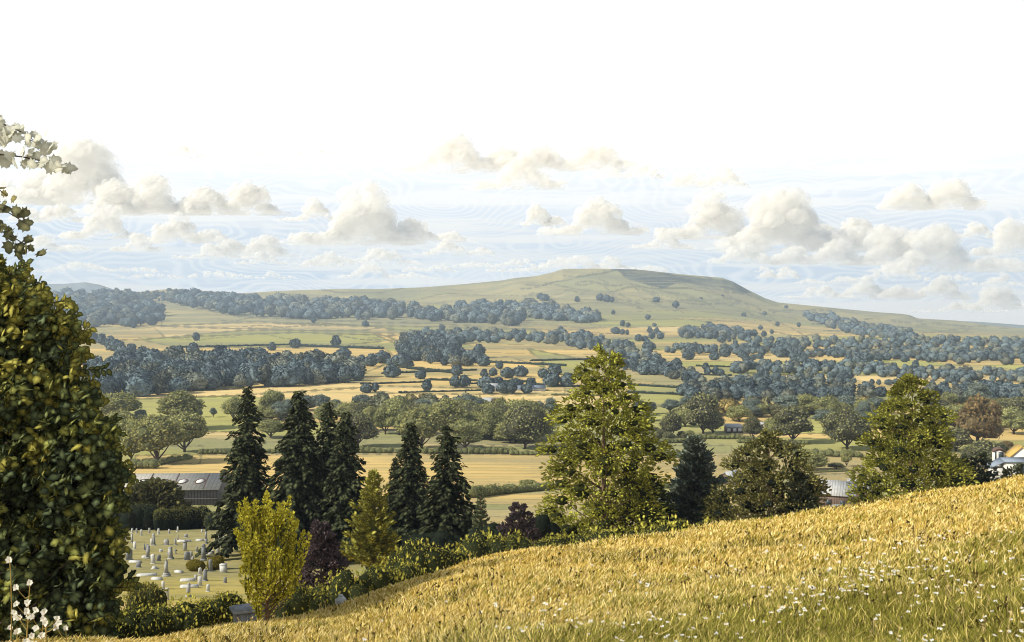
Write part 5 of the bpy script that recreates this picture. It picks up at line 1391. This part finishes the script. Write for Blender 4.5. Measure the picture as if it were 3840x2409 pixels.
for i, a in enumerate([
 (190,480,260,125,'large billowing cloud beside the overhanging pale leaves'),(380,505,190,88,'cloud joined to the twin domed one'),(545,505,180,92,'double domed cloud above the knoll'),
 (240,562,165,62,'heaped cloud under the large billowing one'),(435,572,165,68,'cloud with two swirling domes above the wooded knoll'),(590,603,150,62,'rounded cloud just above the middle of the skyline wood'),
 (320,592,100,40,'small cloud under the heaped one'),(120,592,150,38,'flat cloud low behind the leaves'),(110,522,150,52,'soft cloud between the leaf sprays'),
 (845,575,250,112,'tallest heaped cloud before the flat topped hill'),(990,568,180,52,'trailing cloud beside the tallest heap'),(850,622,230,42,'long low cloud under the tallest heap'),
 (620,622,110,28,'thin cloud under the rounded one'),(652,656,80,16,'tiny flat cloud near the skyline'),(760,628,90,30,'small cloud at the end of the long low one'),
 (1222,445,185,72,'cloud hanging high over the flat topped hill'),(1095,405,260,85,'broad faint cloud high in the sky'),(1350,400,250,80,'faint towering cloud highest in the sky'),
 (1400,552,215,72,'neat flat based cloud right above the hill summit'),(1275,532,80,50,'little wisp curled beside the flat based cloud'),(1665,440,160,52,'small high cloud over the hill end'),
 (1672,562,205,88,'cloud with three rounded heads over the hill end'),(1880,592,310,130,'largest cloud over the hill end'),(1925,622,190,64,'lower shelf of the largest cloud'),
 (2085,624,170,82,'round headed cloud beside the largest one'),(2240,640,290,96,'great cloud over the far plain'),(2190,493,200,82,'isolated puffy cloud high above the plain'),
 (1330,640,330,34,'row of cloud heads showing behind the hill summit'),(1465,640,190,34,'cloud heads touching the hill summit'),(1835,656,90,30,'small cloud beside the steep hill end'),
 (1925,702,150,26,'flat streak of cloud above the long slope'),(2065,700,190,42,'low cloud with two heads above the long slope'),(2170,704,200,52,'puffy low cloud over the plain'),
 (2345,728,190,52,'low cloud nearest the far plain'),(900,655,190,30,'thin cloud above the long ridge'),(1010,640,120,22,'streak of cloud next to the thin one'),(2350,672,130,26,'streak of cloud under the great one'),(1810,640,60,14,'tiny cloud scrap by the steep hill end'),(700,368,200,26,'faint high streak of cloud over the wood'),(430,372,150,30,'faint high scrap of cloud near the leaves'),
 (300,500,170,70,'cloud bridging the large billowing one and its twin domed neighbour'),(60,470,170,70,'cloud behind the overhanging leaves'),(505,610,170,34,'flat cloud under the two swirling domes'),(230,640,260,26,'long flat streak of cloud above the far blue hills'),
 (450,655,300,20,'thin flat cloud lying on the skyline wood'),(740,520,120,40,'wispy cloud between the twin domed one and the tallest heap'),(1080,600,150,36,'cloud tail right of the tallest heap'),(1180,630,200,24,'flat cloud behind the long ridge'),
 (1560,585,120,40,'low cloud leading into the three headed cloud'),(1780,620,190,50,'cloud shelf between the three headed cloud and the largest one'),(1990,560,150,56,'cloud shoulder beside the largest one'),(2380,600,170,66,'cloud cut by the picture edge over the plain'),
 (2140,660,260,28,'long thin cloud under the round headed one'),(1960,668,160,22,'thin cloud streak over the long slope'),(2260,735,200,22,'flat cloud lying on the far plain'),(1210,395,180,60,'faint cloud between the two high faint ones'),(1480,420,150,40,'faint tail of the highest cloud'),(2300,560,120,34,'small wisp above the great cloud')]):
    cloud(a[0], a[1], a[2] * 1.18, a[3] * 1.12, a[4], i)

# ------------------------------------------------------------------ haze
mb = MB(); box(mb, (0, 4200, 240), (15000, 9000, 760))
hz = mb.obj('haze', None); hz.data.materials.clear()
hm = bpy.data.materials.new('haze_air'); hm.use_nodes = True; nt = hm.node_tree; nt.nodes.clear(); out = nt.nodes.new('ShaderNodeOutputMaterial')
pv = nt.nodes.new('ShaderNodeVolumePrincipled'); pv.inputs['Color'].default_value = (.62, .76, .90, 1); pv.inputs['Density'].default_value = .000105; pv.inputs['Anisotropy'].default_value = .1
nt.links.new(pv.outputs[0], out.inputs['Volume']); hz.data.materials.append(hm)
kind(hz, 'stuff', 'thin blue haze over the valley')

# ------------------------------------------------------------------ sky and sun
wd = bpy.data.worlds.new('World'); SC.world = wd; wd.use_nodes = True; nt = wd.node_tree; nt.nodes.clear()
out = nt.nodes.new('ShaderNodeOutputWorld')
el = math.asin(SUN[2]); az = math.atan2(SUN[0], SUN[1])
sky = N(nt, 'ShaderNodeTexSky', sky_type='NISHITA'); sky.sun_disc = False; sky.sun_elevation = el; sky.sun_rotation = az % (2 * math.pi); sky.altitude = 100
b1 = N(nt, 'ShaderNodeBackground'); b1.inputs[1].default_value = .10; L(nt, sky.outputs[0], b1.inputs[0])
tc = N(nt, 'ShaderNodeTexCoord'); dv = tc.outputs['Generated']; sp = N(nt, 'ShaderNodeSeparateXYZ'); L(nt, dv, sp.inputs[0]); zz = sp.outputs[2]
blue = (.585, .68, .79); cream = (.985, .945, .86)
nA = noise(nt, mapping(nt, dv, (5, 5, 9)), 1., 4, .55)
nB = noise(nt, mapping(nt, dv, (4, 4, 70)), 1., 5, .6)
nC = noise(nt, mapping(nt, dv, (7, 7, 16)), 1., 2, .5)
ph = math_node(nt, 'ADD', math_node(nt, 'MULTIPLY', zz, 1000.), math_node(nt, 'MULTIPLY', nC, 170.))
ln = ramp(nt, math_node(nt, 'SINE', ph), -.2, .9)
c = mixc(nt, math_node(nt, 'MULTIPLY', ramp(nt, nA, .40, .75), .7), blue, (.90, .92, .92))
c = mixc(nt, math_node(nt, 'MULTIPLY', ln, .70), c, (.90, .92, .92))
c = mixc(nt, math_node(nt, 'MULTIPLY', ramp(nt, nB, .45, .58), .80), c, cream)
c = mixc(nt, ramp(nt, zz, .035, -.005), c, cream)
c = mixc(nt, ramp(nt, zz, .07, .175), c, (1.02, 1.02, 1.01))
b2 = N(nt, 'ShaderNodeBackground'); b2.inputs[1].default_value = 1.0; L(nt, c, b2.inputs[0])
mx = N(nt, 'ShaderNodeMixShader'); L(nt, ramp(nt, zz, .36, .62), mx.inputs[0]); L(nt, b2.outputs[0], mx.inputs[1]); L(nt, b1.outputs[0], mx.inputs[2]); L(nt, mx.outputs[0], out.inputs[0])

sl = bpy.data.lights.new('sun', 'SUN'); sl.energy = 5.0; sl.angle = math.radians(.5); sl.color = (1, .94, .82)
so = bpy.data.objects.new('sun', sl); COL.objects.link(so); so.rotation_euler = Vector(tuple(-SUN)).to_track_quat('-Z', 'Y').to_euler(); so.location = (-50, 20, 200)

cam = bpy.data.cameras.new('camera'); cam.sensor_width = 36; cam.lens = 36 * F / 1024; cam.clip_end = 60000; cam.clip_start = .1
co = bpy.data.objects.new('camera', cam); COL.objects.link(co); co.location = (0, 0, ZC); co.rotation_euler = (math.radians(90), 0, 0); SC.camera = co
vs = SC.view_settings; vs.view_transform = 'Standard'; vs.look = 'None'; vs.exposure = .35; vs.gamma = 1; vs.use_curve_mapping = False
cy = SC.cycles; cy.max_bounces = 5; cy.diffuse_bounces = 3; cy.transmission_bounces = 3; cy.volume_bounces = 0; cy.transparent_max_bounces = 80
cy.use_denoising = True; cy.denoiser = 'OPENIMAGEDENOISE'; cy.filter_width = 1.0; cy.caustics_reflective = False; cy.caustics_refractive = False
